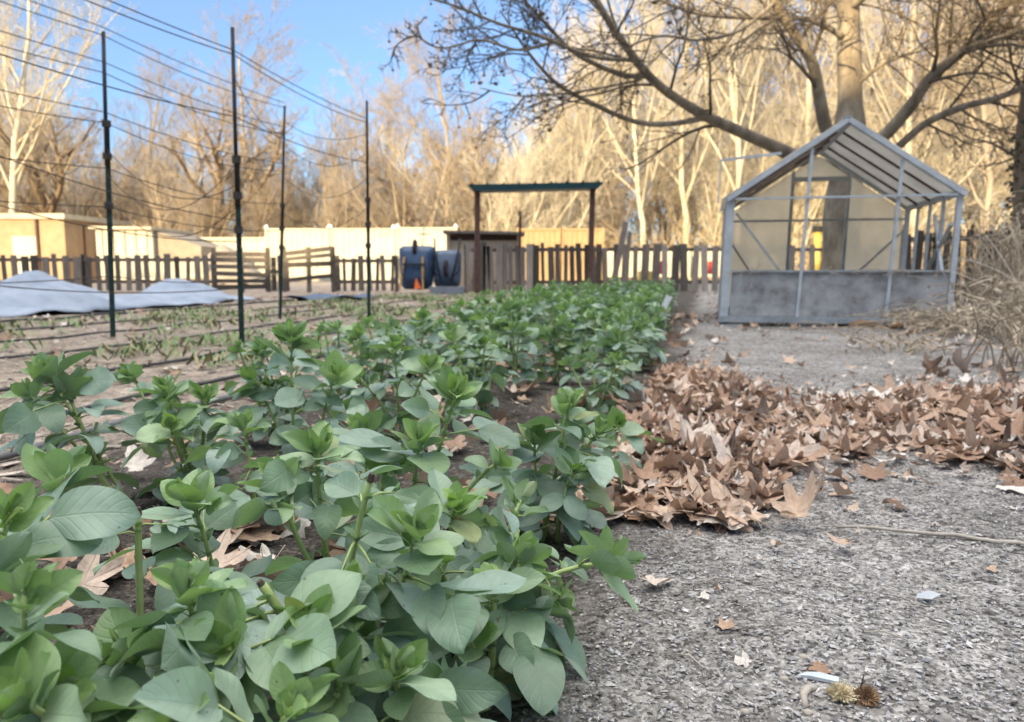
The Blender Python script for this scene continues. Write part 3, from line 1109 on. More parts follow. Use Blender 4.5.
# strays on the path, beyond the drift, along the greenhouse and on the left plot
for i in range(1500):
    q = R.random()
    if q < .35:
        Y = R.uniform(4, 9.5)
        X = .25 * Y + R.uniform(0, 3.6)
        if abs(X - (.25 * Y + .9)) < .7 and R.random() < .8 and Y < 7.2:
            continue
    elif q < .62:
        Y = R.uniform(7.6, 19)
        X = .25 * Y + R.uniform(-.2, 5)
    else:
        Y = R.uniform(3.0, 19)
        X = .25 * Y + R.uniform(-9, -1.8)
    rg = np.random.default_rng(int(R.integers(1 << 30)))
    c = float(np.clip(R.normal(.55, .25), 0, 1))
    dry_leaf(litter, R.uniform(.035, .075), rg, 20, (0, 1.0), rg.uniform(.6, 1.8), (c, c, c, 1), (rotm(R.normal(0, .3), R.normal(0, .3), R.uniform(0, 6.28)), np.array([X, Y, .012])), False)
for i in range(18):
    px, py = R.uniform(690, 1020), 470 + 210 * R.random() ** 1.8
    p = gp(px, py)
    rg = np.random.default_rng(900 + i)
    c = float(np.clip(R.normal(.75, .25), 0, 1))
    dry_leaf(litter, R.uniform(.008, .03), rg, 16, (0, 1.0), 1.2, (c, c, c, 1), (rotm(R.normal(0, .25), R.normal(0, .25), R.uniform(0, 6.28)), np.array([p[0], p[1], .008])), False)
tag(litter.build('leaf_litter', M['litter'], smooth=True), 'mass of brown dry leaves heaped and scattered on the ground', 'leaf litter', kind='stuff')

# ------------------------------------------------------------------ odds and ends on the grit
p = gp(818, 684)
t = thing('wood_splinter', 'short pale torn wood splinter beside the seed head', 'splinter', (p[0], p[1], .006))
MB().add([(-.026, .006, 0), (-.010, .001, 0), (.022, -.012, 0), (.026, -.004, .002), (.004, .008, .003), (-.012, .010, .002),
          (-.026, .006, .004), (-.010, .001, .005), (.022, -.012, .004), (.026, -.004, .006), (.004, .008, .007), (-.012, .010, .006)],
         [(5, 4, 3, 2, 1, 0), (6, 7, 8, 9, 10, 11)] + [(i, (i + 1) % 6, 6 + (i + 1) % 6, 6 + i) for i in range(6)]).build('splinter_body', M['frame'], t)
p = gp(808, 700)
o = MB().tube(np.array([(.018, .02, .004), (.004, .012, .009), (-.008, -.004, .009), (-.012, -.024, .004)]), [.004, .0052, .005, .0038], 7).build('curved_twig', M['stick'], None, True, p)
tag(o, 'curved pale peeled twig in front of the wood splinter', 'twig')
p = gp(852, 705)
t = thing('seed_head', 'fluffy straw yellow and brown seed head lying on the grit', 'seed head', (p[0], p[1], 0))
mb = MB()
rg = np.random.default_rng(5)
for i in range(240):
    d = nrm(rg.normal(0, 1, 3))
    d[2] = abs(d[2])
    c = np.array([-.012, .004, .010])
    mb.tube([c + d * .006, c + d * rg.uniform(.012, .020) * np.array([1.2, 1, .9])], [.0013, .0006], 3, cap=False)
mb.blob((-.012, .004, .008), (.014, .012, .010), 3)
mb.build('pale_husk', M['husk'], t)
mb = MB()
for i in range(220):
    d = nrm(rg.normal(0, 1, 3))
    d[2] = abs(d[2])
    c = np.array([.016, -.003, .010])
    mb.tube([c + d * .006, c + d * rg.uniform(.012, .019)], [.0013, .0006], 3, cap=False)
mb.blob((.016, -.003, .008), (.014, .012, .010), 4)
mb.build('brown_husk', M['fluff'], t)
MB().tube([(.008, .002, .014), (.012, .002, .028), (.014, .002, .040)], [.0014, .001, .0008], 5).build('stalk', M['cut'], t)
a, b = gp(835, 530), gp(1060, 556)
m_ = (a + b) / 2 + np.array([.02, .03, 0])
o = MB().tube(bez(a + [0, 0, .008], m_ + [0, 0, .014], b + [0, 0, .008], 12) + R.normal(0, .0025, (12, 3)), np.linspace(.003, .0055, 12), 6).build('stick', M['stick'], None, True)
tag(o, 'long thin dry stick lying across the grit', 'stick')
for i, (px, py, lab) in enumerate([(767, 642, 'small round cream pebble on the grit above the splinter'), (784, 682, 'flat cream pebble left of the pale splinter'), (745, 715, 'round yellowish pebble at the bottom edge'),
                                   (808, 716, 'round cream pebble touching the curved twig'), (803, 660, 'tiny cream pebble near the seed head')]):
    p = gp(px, py)
    o = MB().blob((0, 0, .004), (.0062, .005, .0042), 40 + i, .08, None, 10, 7).build('pebble', M['stick'], None, True, p)
    tag(o, lab, 'pebble', 'pebbles on the grit')
p = gp(928, 600)
o = MB().add([(-.02, 0, .004), (0, -.010, .006), (.02, -.004, .012), (.012, .014, .010), (-.012, .012, .006), (0, .002, .016)], [(0, 1, 5), (1, 2, 5), (2, 3, 5), (3, 4, 5), (4, 0, 5)]).build('paper_scrap', M['frame'], None, False, p)
tag(o, 'crumpled white scrap half buried in the grit', 'scrap')
# thin pale straws on the path
for i, (px, py, L, a_) in enumerate([(715, 585, .06, .3), (870, 470, .10, 1.4), (690, 665, .05, 2.2), (955, 505, .05, .8), (885, 640, .06, 2.7), (820, 372, .30, 2.2), (870, 345, .35, 2.0)]):
    p = gp(px, py)
    d = np.array([math.cos(a_), math.sin(a_), 0]) * L / 2
    o = MB().tube([-d + [0, 0, .006], np.array([0, .004, .012]), d + [0, 0, .006]], [.0012, .0016, .001], 5).build('straw', M['stick'], None, True, p)
    tag(o, 'thin pale dry straw lying on the path grit', 'straw', 'dry straws on the path')

# ------------------------------------------------------------------ drip hoses
def hose(s, y0, y1, mat, label, r=.010):
    ys = np.linspace(y0, y1, 40)
    xs = s + .25 * ys + .04 * np.sin(ys * .9 + s) + .02 * np.sin(ys * 2.3)
    zs = r + .006 + bumpz(xs, ys)
    o = MB().tube(np.stack([xs, ys, zs], 1), r, 6).build('drip_hose', mat, None, True)
    tag(o, label, 'hose', 'drip hoses laid along the plot')


hose(-2.42, 1.6, 13, M['hose'], 'black drip hose nearest behind the lollipop shaped bean plant')
hose(-2.02, 1.5, 3.6, M['greyhose'], 'dusty grey hose between the bean bed and the black hose', .013)
hose(-3.2, 2.4, 14, M['hose'], 'black drip hose running past the near row of stakes')
hose(-4.2, 3.2, 15, M['hose'], 'black drip hose between the two rows of stakes')
hose(-5.2, 4.0, 16, M['hose'], 'black drip hose just outside the far row of stakes')
hose(-6.1, 5, 16, M['hose'], 'black drip hose before the fabric covered row')
hose(-7.3, 5.2, 16, M['hose'], 'black drip hose along the foot of the white row cover', .016)

# ------------------------------------------------------------------ weeds on the plot
wd = MB()
for i in range(2000):
    Y = R.uniform(4.2, 17)
    s = R.choice([-2.6, -3.7, -4.7, -5.6, -6.5]) + R.normal(0, .22)
    X = s + .25 * Y
    if sc_of(X, Y) > -1.7 - .1 * Y and Y > 4 and sc_of(X, Y) > -2.3:
        continue
    dens = math.sin(X * 1.9 + 2) * math.sin(Y * 1.3 + X) + .25
    if R.random() > .35 + dens * .6:
        continue
    for j in range(int(R.integers(4, 11))):
        a = R.uniform(0, 2 * PI)
        l = R.uniform(.03, .13)
        d = np.array([math.cos(a), math.sin(a), R.uniform(.3, 1.4)])
        d = nrm(d) * l
        wv_ = cross(d, [0, 0, 1])
        wv_ = nrm(wv_) * R.uniform(.006, .016)
        b = np.array([X + R.normal(0, .05), Y + R.normal(0, .05), .005])
        gcol = R.uniform(.7, 1.2) * np.array([.16, .24, .09]) if R.random() < .68 else np.array([.30, .26, .14])
        wd.add([b, b + d * .55 - wv_, b + d, b + d * .55 + wv_], [(0, 1, 2, 3)], (*gcol, 1))
tag(wd.build('weeds', M['weed']), 'low green weeds sprouting along the sandy plot rows', 'weeds', kind='stuff')

# straw and chips over the left plot
st = MB()
for i in range(9000):
    Y = 2.0 + 16 * R.random() ** 1.5
    X = .25 * Y + R.uniform(-9, -1.75)
    a = R.uniform(0, 2 * PI)
    l = R.uniform(.008, .035) * (1 + .05 * Y)
    d = np.array([math.cos(a), math.sin(a), R.normal(0, .15)]) * l
    q = np.array([-math.sin(a), math.cos(a), 0]) * l * R.uniform(.15, .5)
    b = np.array([X, Y, .010 + bumpz(X, Y)])
    v = R.uniform(.08, .5)
    st.add([b - d - q, b + d - q * .6, b + d + q * .8, b - d + q], [(0, 1, 2, 3)], (v, v * .86, v * .70, 1))
tag(st.build('straw_mulch', M['straw']), 'flecks of straw, bark and chips strewn over the sandy plot', 'mulch', kind='stuff')

# ------------------------------------------------------------------ trellis stakes and strings
def stake(px, py, pxt, pyt, lab, split=1.65, thick=1.0):
    b = gp(px, py)
    tp = at(pxt, pyt, b[1])
    t = thing('trellis_stake', lab, 'stake', b, 0, 'trellis stakes on the plot')
    v = tp - b
    sp = v * split / v[2]
    k = thick
    mb = MB()
    mb.bar((0, 0, -.02), sp, .036 * k, .007, (0, 1, 0))
    mb.bar(np.array((0, .018, -.02)), sp + [0, .018, 0], .007, .03, (0, 1, 0))
    for z in np.arange(.1, split, .075):
        q = v * z / v[2]
        mb.box(q + [0, -.008, 0], (.022, .010, .018))
    mb.build('steel_post', M['green_steel'], t)
    MB().tube([sp - v / v[2] * .35 + [0, -.016, 0], v + [0, -.010, 0]], [.014 * k, .013 * k], 7).build('extension_pole', M['black_pole'], t, True)
    for z in (split - .3, split - .05, split * .6):
        q = v * z / v[2]
        q2 = q + v / v[2] * .05
        MB().tube([q + [0, -.006, 0], q2 + [0, -.006, 0]], .030 * k, 8).build('tie', M['twine'], t)
    return b, v


S1 = stake(113, 338, 104, 32, 'tall dark stake standing before the small white shed', 1.72, 1.15)
S2 = stake(242, 346, 233, 28, 'tallest dark stake, nearest to the bean bed', 1.35, 1.05)
S3 = stake(280, 318, 285, 106, 'slim dark stake leaning slightly, between two others', 1.3)
S4 = stake(369, 322, 367, 101, 'slim dark stake before the white fence panels', 1.3)


def off_stake(s, Y, lab):
    b = np.array([s + .25 * Y, Y, 0])
    t = thing('trellis_stake', lab, 'stake', b, 0, 'trellis stakes on the plot')
    MB().bar((0, 0, -.02), (0, 0, 1.6), .038, .03, (0, 1, 0)).build('steel_post', M['green_steel'], t)
    MB().tube([(0, -.02, 1.3), (0, -.01, 2.45)], .013, 7).build('extension_pole', M['black_pole'], t, True)
    return b, np.array([0, 0, 2.4])


N1 = off_stake(-4.85, 3.4, 'dark stake outside the view in the far row')
N2 = off_stake(-3.38, 2.9, 'dark stake outside the view in the near row')


def on(S, z):
    return S[0] + S[1] * z / S[1][2]


def string(a, b, sag, lab, r=.0038):
    n = 18
    tt = np.linspace(0, 1, n)[:, None]
    P = a * (1 - tt) + b * tt
    P[:, 2] -= sag * 4 * (tt * (1 - tt))[:, 0]
    P[:, 1] -= .022
    o = MB().tube(P, r, 4).build('trellis_string', M['twine'], None, True)
    tag(o, lab, 'string', 'strings tied between the stakes')


far_l = 'dark string along the far stake row, from post to post'
near_l = 'dark string along the near stake row, from post to post'
cross_l = 'sagging string of the slack netting hung between the stakes'
for z0, z1, sg in ((2.42, 2.40, .02), (2.36, 2.35, .04), (2.16, 2.14, .03), (2.08, 2.06, .05), (1.78, 1.74, .04), (1.70, 1.66, .07), (1.35, 1.3, .06), (1.05, 1.0, .05), (.5, .5, .05)):
    string(on(N1, z0 + .02), on(S1, z0), sg, far_l)
    string(on(S1, z0), on(S3, z1), sg * 1.4, far_l)
for z0, z1, sg in ((2.07, 2.10, .03), (2.04, 2.06, .05), (1.62, 1.66, .05)):
    string(on(N2, z0 - .02), on(S2, z0), sg, near_l)
    string(on(S2, z0), on(S4, z1), sg, near_l)
for (A, za, B, zb, sg) in ((N1, 1.9, S2, .9, .18), (N1, 1.55, S2, .75, .22), (N1, .8, S2, .42, .15), (S1, 1.5, S2, 1.15, .22), (S1, 1.3, S2, 1.3, .30),
                           (S1, 1.1, S2, 1.0, .25), (S3, 2.2, S4, 1.95, .12), (S3, 1.95, S4, 1.75, .18), (S3, 1.6, S4, 1.5, .22), (S3, 1.2, S4, 1.2, .2),
                           (S2, 1.9, S3, 2.1, .15)):
    string(on(A, za), on(B, zb), sg, cross_l, .0034)

# ------------------------------------------------------------------ row cover fabric
def cover(name, lab, y0, y1, s0, half, peaks, seed, base=.10):
    rg = np.random.default_rng(seed)
    nt_, nw = 46, 21
    V = []
    for i in range(nt_):
        Y = y0 + (y1 - y0) * i / (nt_ - 1)
        hh = base + .03 * math.sin(Y * 3)
        for (yc, hg, wd_) in peaks:
            hh = max(hh, hg * max(0, 1 - abs(Y - yc) / wd_) ** .9)
        end = min(1, (Y - y0) / .5, (y1 - Y) / .5)
        for j in range(nw):
            q = -1 + 2 * j / (nw - 1)
            z = hh * end * (1 - abs(q) ** 1.25) + .016 * math.sin(Y * 7 + q * 5) + .018 * math.sin(Y * 3.3 - q * 11) + .014 * math.sin(Y * 17 + q * 9) * math.sin(q * 13 + Y) + rg.normal(0, .008)
            off = .10 * math.sin(Y * 1.3) + q * half * (1 + .12 * math.sin(Y * 2.1 + q))
            V.append((s0 + .25 * Y + off, Y - .2 * q * half, .03 + max(z, -.015)))
    idx = np.arange(nt_ * nw).reshape(nt_, nw)
    fq = np.stack([idx[:-1, :-1], idx[1:, :-1], idx[1:, 1:], idx[:-1, 1:]], -1).reshape(-1, 4)
    o = MB().add(V, fq).build(name, M['cover'], None, True)
    so = o.modifiers.new('cloth', 'SOLIDIFY')
    so.thickness = .004
    tag(o, lab, 'row cover')
    return o


cover('row_cover', 'long white row cover fabric propped up in two peaks beside the hoses', 6.6, 14.2, -8.8, .85, [(10.1, .50, 1.35), (13.1, .42, 1.0), (7.6, .36, 2.2)], 1, .15)
p = gp(330, 300)
V = []
for i in range(9):
    for j in range(6):
        V.append((p[0] + (i - 4) * .19 + .03 * math.sin(j * 2), p[1] + (j - 2.5) * .22, .06 + .05 * math.sin(i * 1.3 + j) * (0 < i < 8)))
idx = np.arange(54).reshape(9, 6)
fq = np.stack([idx[:-1, :-1], idx[1:, :-1], idx[1:, 1:], idx[:-1, 1:]], -1).reshape(-1, 4)
o = MB().add(V, fq).build('ground_sheet', M['barrow2'], None, True)
o.modifiers.new('cloth', 'SOLIDIFY').thickness = .01
tag(o, 'crumpled grey blue sheet lying flat in front of the broken fence', 'sheet')
p = gp(95, 296)
o = MB().bar((-.5, 0, .05), (.5, -.3, .08), .12, .03).build('loose_board', M['white'], None, False, (p[0], p[1], 0))
tag(o, 'pale loose board on the ground behind the row cover', 'board')

# ------------------------------------------------------------------ fences
def wood_tint(rg, lo=.25, hi=.75):
    v = rg.uniform(lo, hi)
    return (v * 1.03, v, v * .95, 1)


def picket_fence(lab, x0, x1, Y0, Y1, top, n, seed, gap=.5, lo=.2, hi=.7, rail=True, drop=.06):
    """pickets with gaps nailed on two rails"""
    rg = np.random.default_rng(seed)
    t = thing('picket_fence', lab, 'fence', ((x0 + x1) / 2, (Y0 + Y1) / 2, 0), 0, 'wooden fence runs across the back')
    cx, cy = (x0 + x1) / 2, (Y0 + Y1) / 2
    pitch = (x1 - x0) / n
    ang = math.atan2(Y1 - Y0, x1 - x0)
    first = None
    for i in range(n):
        x = x0 + (i + .5) * pitch + rg.normal(0, .012)
        y = Y0 + (Y1 - Y0) * (x - x0) / (x1 - x0)
        wdt = pitch * (1 - gap) * rg.uniform(.7, 1.4)
        hh = top + rg.normal(0, .03) - (drop * rg.random() if rg.random() < .3 else 0)
        lean = rg.normal(0, .03)
        c = wood_tint(rg, lo, hi)
        mb = MB()
        mb.bar((x - cx, y - cy - .022, .02), (x - cx + lean, y - cy - .022, hh), wdt, .02, (0, 1, 0), c)
        mb.build('picket', M['old_wood'], t)
    for z in (.25, top - .12):
        MB().bar((x0 - cx, Y0 - cy + .02, z), (x1 - cx, Y1 - cy + .02, z), .04, .085, (0, 0, 1), (.4, .38, .36, 1)).build('rail', M['old_wood'], t)
    nps = max(2, int((x1 - x0) / 2.2) + 1)
    for i in range(nps):
        x = x0 + (x1 - x0) * i / (nps - 1)
        y = Y0 + (Y1 - Y0) * i / (nps - 1)
        MB().bar((x - cx, y - cy + .09, -.05), (x - cx, y - cy + .09, top + .02), .09, .09, (0, 1, 0), (.42, .4, .38, 1)).build('post', M['old_wood'], t)
    return t


def X_at(px, Y):
    return at(px, 270, Y)[0]


YF = 19.5
picket_fence('weathered picket fence run in front of the tan shed', X_at(-60, 20), X_at(82, 20), 20, 20, .93, 14, 1, gap=.42)
picket_fence('picket fence run with thin uneven boards before the small white shed', X_at(84, 20), X_at(212, 20), 20, 20, .93, 13, 2, gap=.5)
picket_fence('picket fence run between the broken panels and the wheelbarrows', X_at(334, 19.8), X_at(396, 19.8), 19.8, 19.8, .9, 8, 3)
picket_fence('tall close boarded fence run behind the rusty gate posts', X_at(466, 18.9), X_at(532, 18.9), 18.9, 18.9, 1.15, 11, 4, gap=.12, lo=.25, hi=1.3, drop=.0)
picket_fence('dark picket fence run under the teal beam', X_at(533, 19.2), X_at(598, 19.2), 19.2, 19.2, 1.17, 9, 5, gap=.36, lo=.15, hi=.6)
picket_fence('picket fence run between the gate and the greenhouse', X_at(600, 19.5), X_at(740, 19.5), 19.5, 19.5, 1.18, 14, 6, gap=.42, lo=.3, hi=1.2, drop=.03)
picket_fence('picket fence run showing behind the greenhouse trunk', X_at(742, 19.6), X_at(905, 19.6), 19.6, 19.6, 1.18, 15, 7, gap=.45, lo=.3, hi=1.1)
picket_fence('dark close boarded fence run behind the dry brush', X_at(905, 13.5), X_at(1120, 12.5), 13.5, 12.5, 1.2, 24, 8, gap=.1, lo=.1, hi=.35)

# horizontal slat panels, one sagging
for (pa, pb, Y, top, lab, seed, tilt) in ((214, 268, 19.2, 1.0, 'horizontal slat fence panel with loose gaps beside the row cover', 11, 0.0), (284, 333, 19.3, 1.02, 'broken horizontal slat panel sagging at one end', 12, .10)):
    x0, x1 = X_at(pa, Y), X_at(pb, Y)
    rg = np.random.default_rng(seed)
    t = thing('slat_fence', lab, 'fence', ((x0 + x1) / 2, Y, 0), 0, 'wooden fence runs across the back')
    hw = (x1 - x0) / 2
    for k in range(6):
        z = .12 + k * (top - .16) / 5
        if seed == 12 and k in (0, 2):
            continue
        MB().bar((-hw, -.03, z + rg.normal(0, .02)), (hw, -.03, z + rg.normal(0, .02) + tilt), .022, .12 * rg.uniform(.8, 1.1), (0, 0, 1), wood_tint(rg, .2, .5)).build('slat', M['old_wood'], t)
    for x in (-hw, 0, hw):
        MB().bar((x, .02, -.03), (x, .02, top + .1), .10, .07, (0, 1, 0), wood_tint(rg, .25, .5)).build('post', M['old_wood'], t)
x0, x1 = X_at(268, 19.6), X_at(286, 19.6)
t = thing('patched_fence', 'dark patched fence piece joining the two slat panels', 'fence', ((x0 + x1) / 2, 19.6, 0), 0, 'wooden fence runs across the back')
for k in range(4):
    MB().bar((-.24 + .16 * k, 0, .02), (-.24 + .16 * k, 0, .92 - .05 * (k % 2)), .13, .02, (0, 1, 0), (.28 + .05 * k,) * 3 + (1,)).build('board', M['old_wood'], t)
MB().bar((-.3, .03, .5), (.3, .03, .5), .03, .08).build('rail', M['old_wood'], t)

# leaning boards by the fence
for (a, b, Y, wd_, lab) in (((610, 288), (626, 222), 18.9, .14, 'grey leaning board taller than the fence beside the teal beam'), ((622, 288), (630, 232), 19.0, .10, 'thin grey stake leaning next to the wider board')):
    p0, p1 = at(*a, Y), at(*b, Y)
    p0[2] = 0
    p0[1] -= .25
    mid = p0
    o = MB().bar((0, 0, 0), p1 - p0, wd_, .03, (0, 1, 0), (.6, .57, .54, 1)).build('leaning_board', M['old_wood'], None, False, p0)
    tag(o, lab, 'board')

# teal beam on rusty posts
YL = 18.3
pl, pr = X_at(477, YL), X_at(590, YL)
zt = at(477, 192, YL)[2]
t = thing('gate_frame', 'teal roofed beam carried by two rusty posts above the fence', 'gate frame', ((pl + pr) / 2, YL, 0))
cx = (pl + pr) / 2
MB().bar((pl - cx, 0, -.05), (pl - cx + .02, 0, zt), .125, .10, (0, 1, 0)).build('post', M['rust'], t)
MB().bar((pr - cx, 0, -.05), (pr - cx + .04, 0, zt + .06), .125, .10, (0, 1, 0)).build('post', M['rust'], t)
W2 = (pr - pl) / 2
mb = MB()
mb.prism([(-W2 - .06, zt), (W2 + .14, zt + .06), (W2 + .28, zt + .20), (-W2 - .20, zt + .14)], -.30, .30)
mb.build('beam_roof', M['teal'], t)
mb = MB()
for k in range(9):
    x = -W2 - .1 + k * (2 * W2 + .25) / 8
    mb.bar((x, -.33, zt + .155 + .008 * k), (x, .33, zt + .155 + .008 * k), .04, .03)
mb.build('roof_seam', M['teal'], t)

p0 = np.array([X_at(520, 19.6), 19.6, 0])
o = MB().bar((0, 0, 0), (0, 0, at(520, 211, 19.6)[2]), .07, .07, (0, 1, 0)).build('fence_pole', M['rust'], None, False, p0)
tag(o, 'single dark pole rising beside the plywood box', 'pole')

# plywood box behind the fence
YB = 20.6
xa, xb = X_at(447, YB), X_at(520, YB)
zt = at(480, 229, YB)[2]
t = thing('plywood_bin', 'tan plywood bin with dark slot under its sloping lid', 'bin', ((xa + xb) / 2, YB, 0))
hw = (xb - xa) / 2
MB().box((0, .6, (zt - .30) / 2), (2 * hw, 1.2, zt - .30)).build('wall', M['plywood'], t)
MB().box((0, .62, zt - .23), (2 * hw - .16, 1.1, .14)).build('slot', M['rust'], t)
MB().bar((-hw - .08, .5, zt - .08), (hw + .12, .5, zt - .12), 1.5, .07).build('lid', M['old_wood'], t)
mb = MB()
for x in (-hw + .04, hw - .04):
    mb.box((x, -.03, zt / 2), (.09, .05, zt - .22))
mb.build('corner_post', M['plywood'], t)

# ------------------------------------------------------------------ wheelbarrows
def tray_mesh(w0, w1, L, dep):
    """tray shell standing on end: rim plane faces +Y, bottom towards the camera"""
    mb = MB()
    rings = []
    k = 20

    def rr(wt, wb, y, shrink):
        pts = []
        for i in range(k):
            a = 2 * PI * i / k
            ca, sa = math.cos(a), math.sin(a)
            e = .30
            x = abs(ca) ** e * math.copysign(1, ca)
            z = abs(sa) ** e * math.copysign(1, sa)
            wz = wb + (wt - wb) * (z + 1) / 2
            pts.append((x * wz / 2 * shrink, y, z * L / 2 * shrink))
        return pts
    for y, sh in ((0, 1.0), (0, 1.05), (-.03, 1.03), (-dep * .5, .9), (-dep * .9, .74), (-dep, .64)):
        rings.append(rr(w0, w1, y, sh))
    V = np.array(rings).reshape(-1, 3)
    fq = []
    for i in range(len(rings) - 1):
        fq += [(i * k + j, i * k + (j + 1) % k, (i + 1) * k + (j + 1) % k, (i + 1) * k + j) for j in range(k)]
    fq.append(tuple((len(rings) - 1) * k + j for j in range(k)))
    mb.add(V, fq)
    return mb


def wheel_parts(t, c, r, ax=(1, 0, 0)):
    th = np.linspace(0, 2 * PI, 21)
    P = np.stack([0 * th + c[0], c[1] + r * np.cos(th), c[2] + r * np.sin(th)], 1)
    wo = MB().tube(P, .045, 8, cap=False).build('wheel', M['rubber'], t, True)
    MB().tube([(c[0] - .03, c[1], c[2]), (c[0] + .03, c[1], c[2])], r * .75, 16).build('rim', M['red'], wo)


p = gp(414, 294)
t = thing('wheelbarrow', 'dark navy wheelbarrow stood on end with two wooden handles showing', 'wheelbarrow', (p[0], p[1] + .3, 0), 0, 'wheelbarrows leaned on the fence', (rad(-12), 0, 0))
tr = tray_mesh(.86, .70, 1.0, .28).build('tray', M['barrow'], t, True, (0.03, 0, .62))
so = tr.modifiers.new('s', 'SOLIDIFY'); so.thickness = .012
for sg in (-1, 1):
    MB().bar((sg * .27 - .06, -.34, .02), (sg * .21 - .02, -.31, .80), .045, .045, (0, 1, 0)).build('handle', M['handle'], t)
    MB().tube([(sg * .24, -.30, .55), (sg * .26, -.52, .40), (sg * .22, -.30, .25)], .014, 6).build('leg', M['rubber'], t)
MB().bar((-.26, -.345, .62), (.26, -.345, .62), .03, .06, (0, 1, 0)).build('brace', M['rubber'], t)
MB().add([(.02, -.40, .02), (.18, -.41, .05), (.06, -.39, .30), (.02, -.36, .18)], [(0, 1, 2, 3), (3, 2, 1, 0)]).build('rag', M['orange'], t)
wheel_parts(t, (0, -.20, 1.05), .15)
p = gp(446, 294)
t = thing('wheelbarrow', 'slate blue wheelbarrow leaning nose up with wheel and legs facing the garden', 'wheelbarrow', (p[0], p[1] + .3, 0), 0, 'wheelbarrows leaned on the fence', (rad(-14), 0, 0))
tr = tray_mesh(.64, .60, .86, .26).build('tray', M['barrow2'], t, True, (0, 0, .60))
so = tr.modifiers.new('s', 'SOLIDIFY'); so.thickness = .012
for sg in (-1, 1):
    MB().tube([(sg * .30, -.10, 1.30), (sg * .26, -.27, .85), (sg * .12, -.34, .20)], .022, 7).build('handle', M['rubber'], t, True)
    MB().tube([(sg * .26, -.28, .70), (sg * .33, -.50, .62), (sg * .31, -.50, .44), (sg * .2, -.29, .36)], .016, 6).build('leg', M['rubber'], t, True)
wheel_parts(t, (.0, -.40, .50), .17)
o = MB().prism([(-.36, 0), (.36, 0), (.40, .17), (-.40, .17)], -.2, .25).build('plastic_tub', M['grey_tub'], None, False, (p[0] + .05, p[1] - .15, .0))
tag(o, 'grey blue plastic tub on the ground under the slate wheelbarrow', 'tub')
a, b = at(419, 285, 18.9), at(424, 222, 19.3)
t = thing('garden_tool', 'long handled garden tool leaning upright above the navy wheelbarrow', 'tool', (a[0], a[1], .05))
MB().tube([(0, 0, 0), b - a], .018, 6).build('handle', M['stick'], t)
MB().bar((b - a) + [-.16, 0, -.16], (b - a) + [.16, 0, -.16], .03, .03).build('crosspiece', M['stick'], t)

# ------------------------------------------------------------------ sheds and panels beyond the fence
Y = 36.0
xa, xb = X_at(-120, Y), X_at(67, Y)
zt = at(30, 219, Y)[2]
t = thing('tan_shed', 'tan flat roofed shed with pale door beyond the fence', 'shed', (xb, Y, 0))
wd_ = xb - xa
MB().box((-wd_ / 2, 3, zt / 2), (wd_, 6, zt)).build('wall', M['tan_wall'], t)
MB().box((-wd_ / 2, 2.95, zt + .12), (wd_ + .3, 6.3, .24)).build('roof', M['cream'], t)
d0, d1 = X_at(15, Y) - xb, X_at(39, Y) - xb
do = MB().box(((d0 + d1) / 2, -.03, 1.1), (d1 - d0, .05, at(27, 236, Y)[2] * 2 - 2.2 if False else 2.0)).build('door', M['white_wall'], t)
MB().box((d0 + .15, -.08, 1.0), (.06, .06, .12)).build('handle', M['rust'], do)
MB().box((X_at(38, Y) - xb + .1, -.06, zt / 2), (.10, .08, zt)).build('downpipe', M['rust'], t)
MB().box((.02, 1.6, zt / 2 - .1), (.05, .12, zt - .2)).build('trim', M['rust'], t)

Y = 34.0
xa, xb = X_at(98, Y), X_at(154, Y)
zt = at(125, 229, Y)[2]
t = thing('white_shed', 'small white fronted shed with long beige roof sloping away', 'shed', ((xa + xb) / 2, Y, 0))
hw = (xb - xa) / 2
MB().box((0, 2, zt / 2), (2 * hw, 4, zt)).build('wall', M['white_wall'], t)
MB().bar((-hw - .15, 1.9, zt + .06), (hw + .1, 1.9, zt + .02), 4.4, .12).build('roof', M['cream'], t)
mb = MB()
for k in range(5):
    mb.box((-hw + .25 + k * (2 * hw - .5) / 4, -.03, zt / 2), (.07, .05, zt - .1))
mb.build('batten', M['cream'], t)
zl = at(200, 246, Y)[2]
mb = MB().prism([(hw, 0), (hw, zt - .05), (hw + 2.0, zl), (hw + 2.0, 0)], .25, 5)
mb.build('lean_to', M['roof_grey'], t)

# tarp tent low, pale
Y = 31.0
o = MB()
x0, x1, x2 = X_at(178, Y), X_at(225, Y), X_at(268, Y)
zt = at(225, 244, Y)[2]
t = thing('tarp_heap', 'low pale tarp draped like a tent behind the slat panel', 'tarp', (x1, Y, 0))
V = []
for i in range(13):
    for j in range(7):
        q = -1 + i / 6
        r_ = -1 + j / 3
        V.append((q * (x2 - x0) / 2, r_ * 1.1, zt * (1 - abs(q) ** 1.4) * (1 - abs(r_) ** 1.6) + .05 * math.sin(i * 2.1 + j)))
idx = np.arange(91).reshape(13, 7)
fq = np.stack([idx[:-1, :-1], idx[1:, :-1], idx[1:, 1:], idx[:-1, 1:]], -1).reshape(-1, 4)
MB().add(V, fq).build('tarp_sheet', M['roof_grey'], t, True)

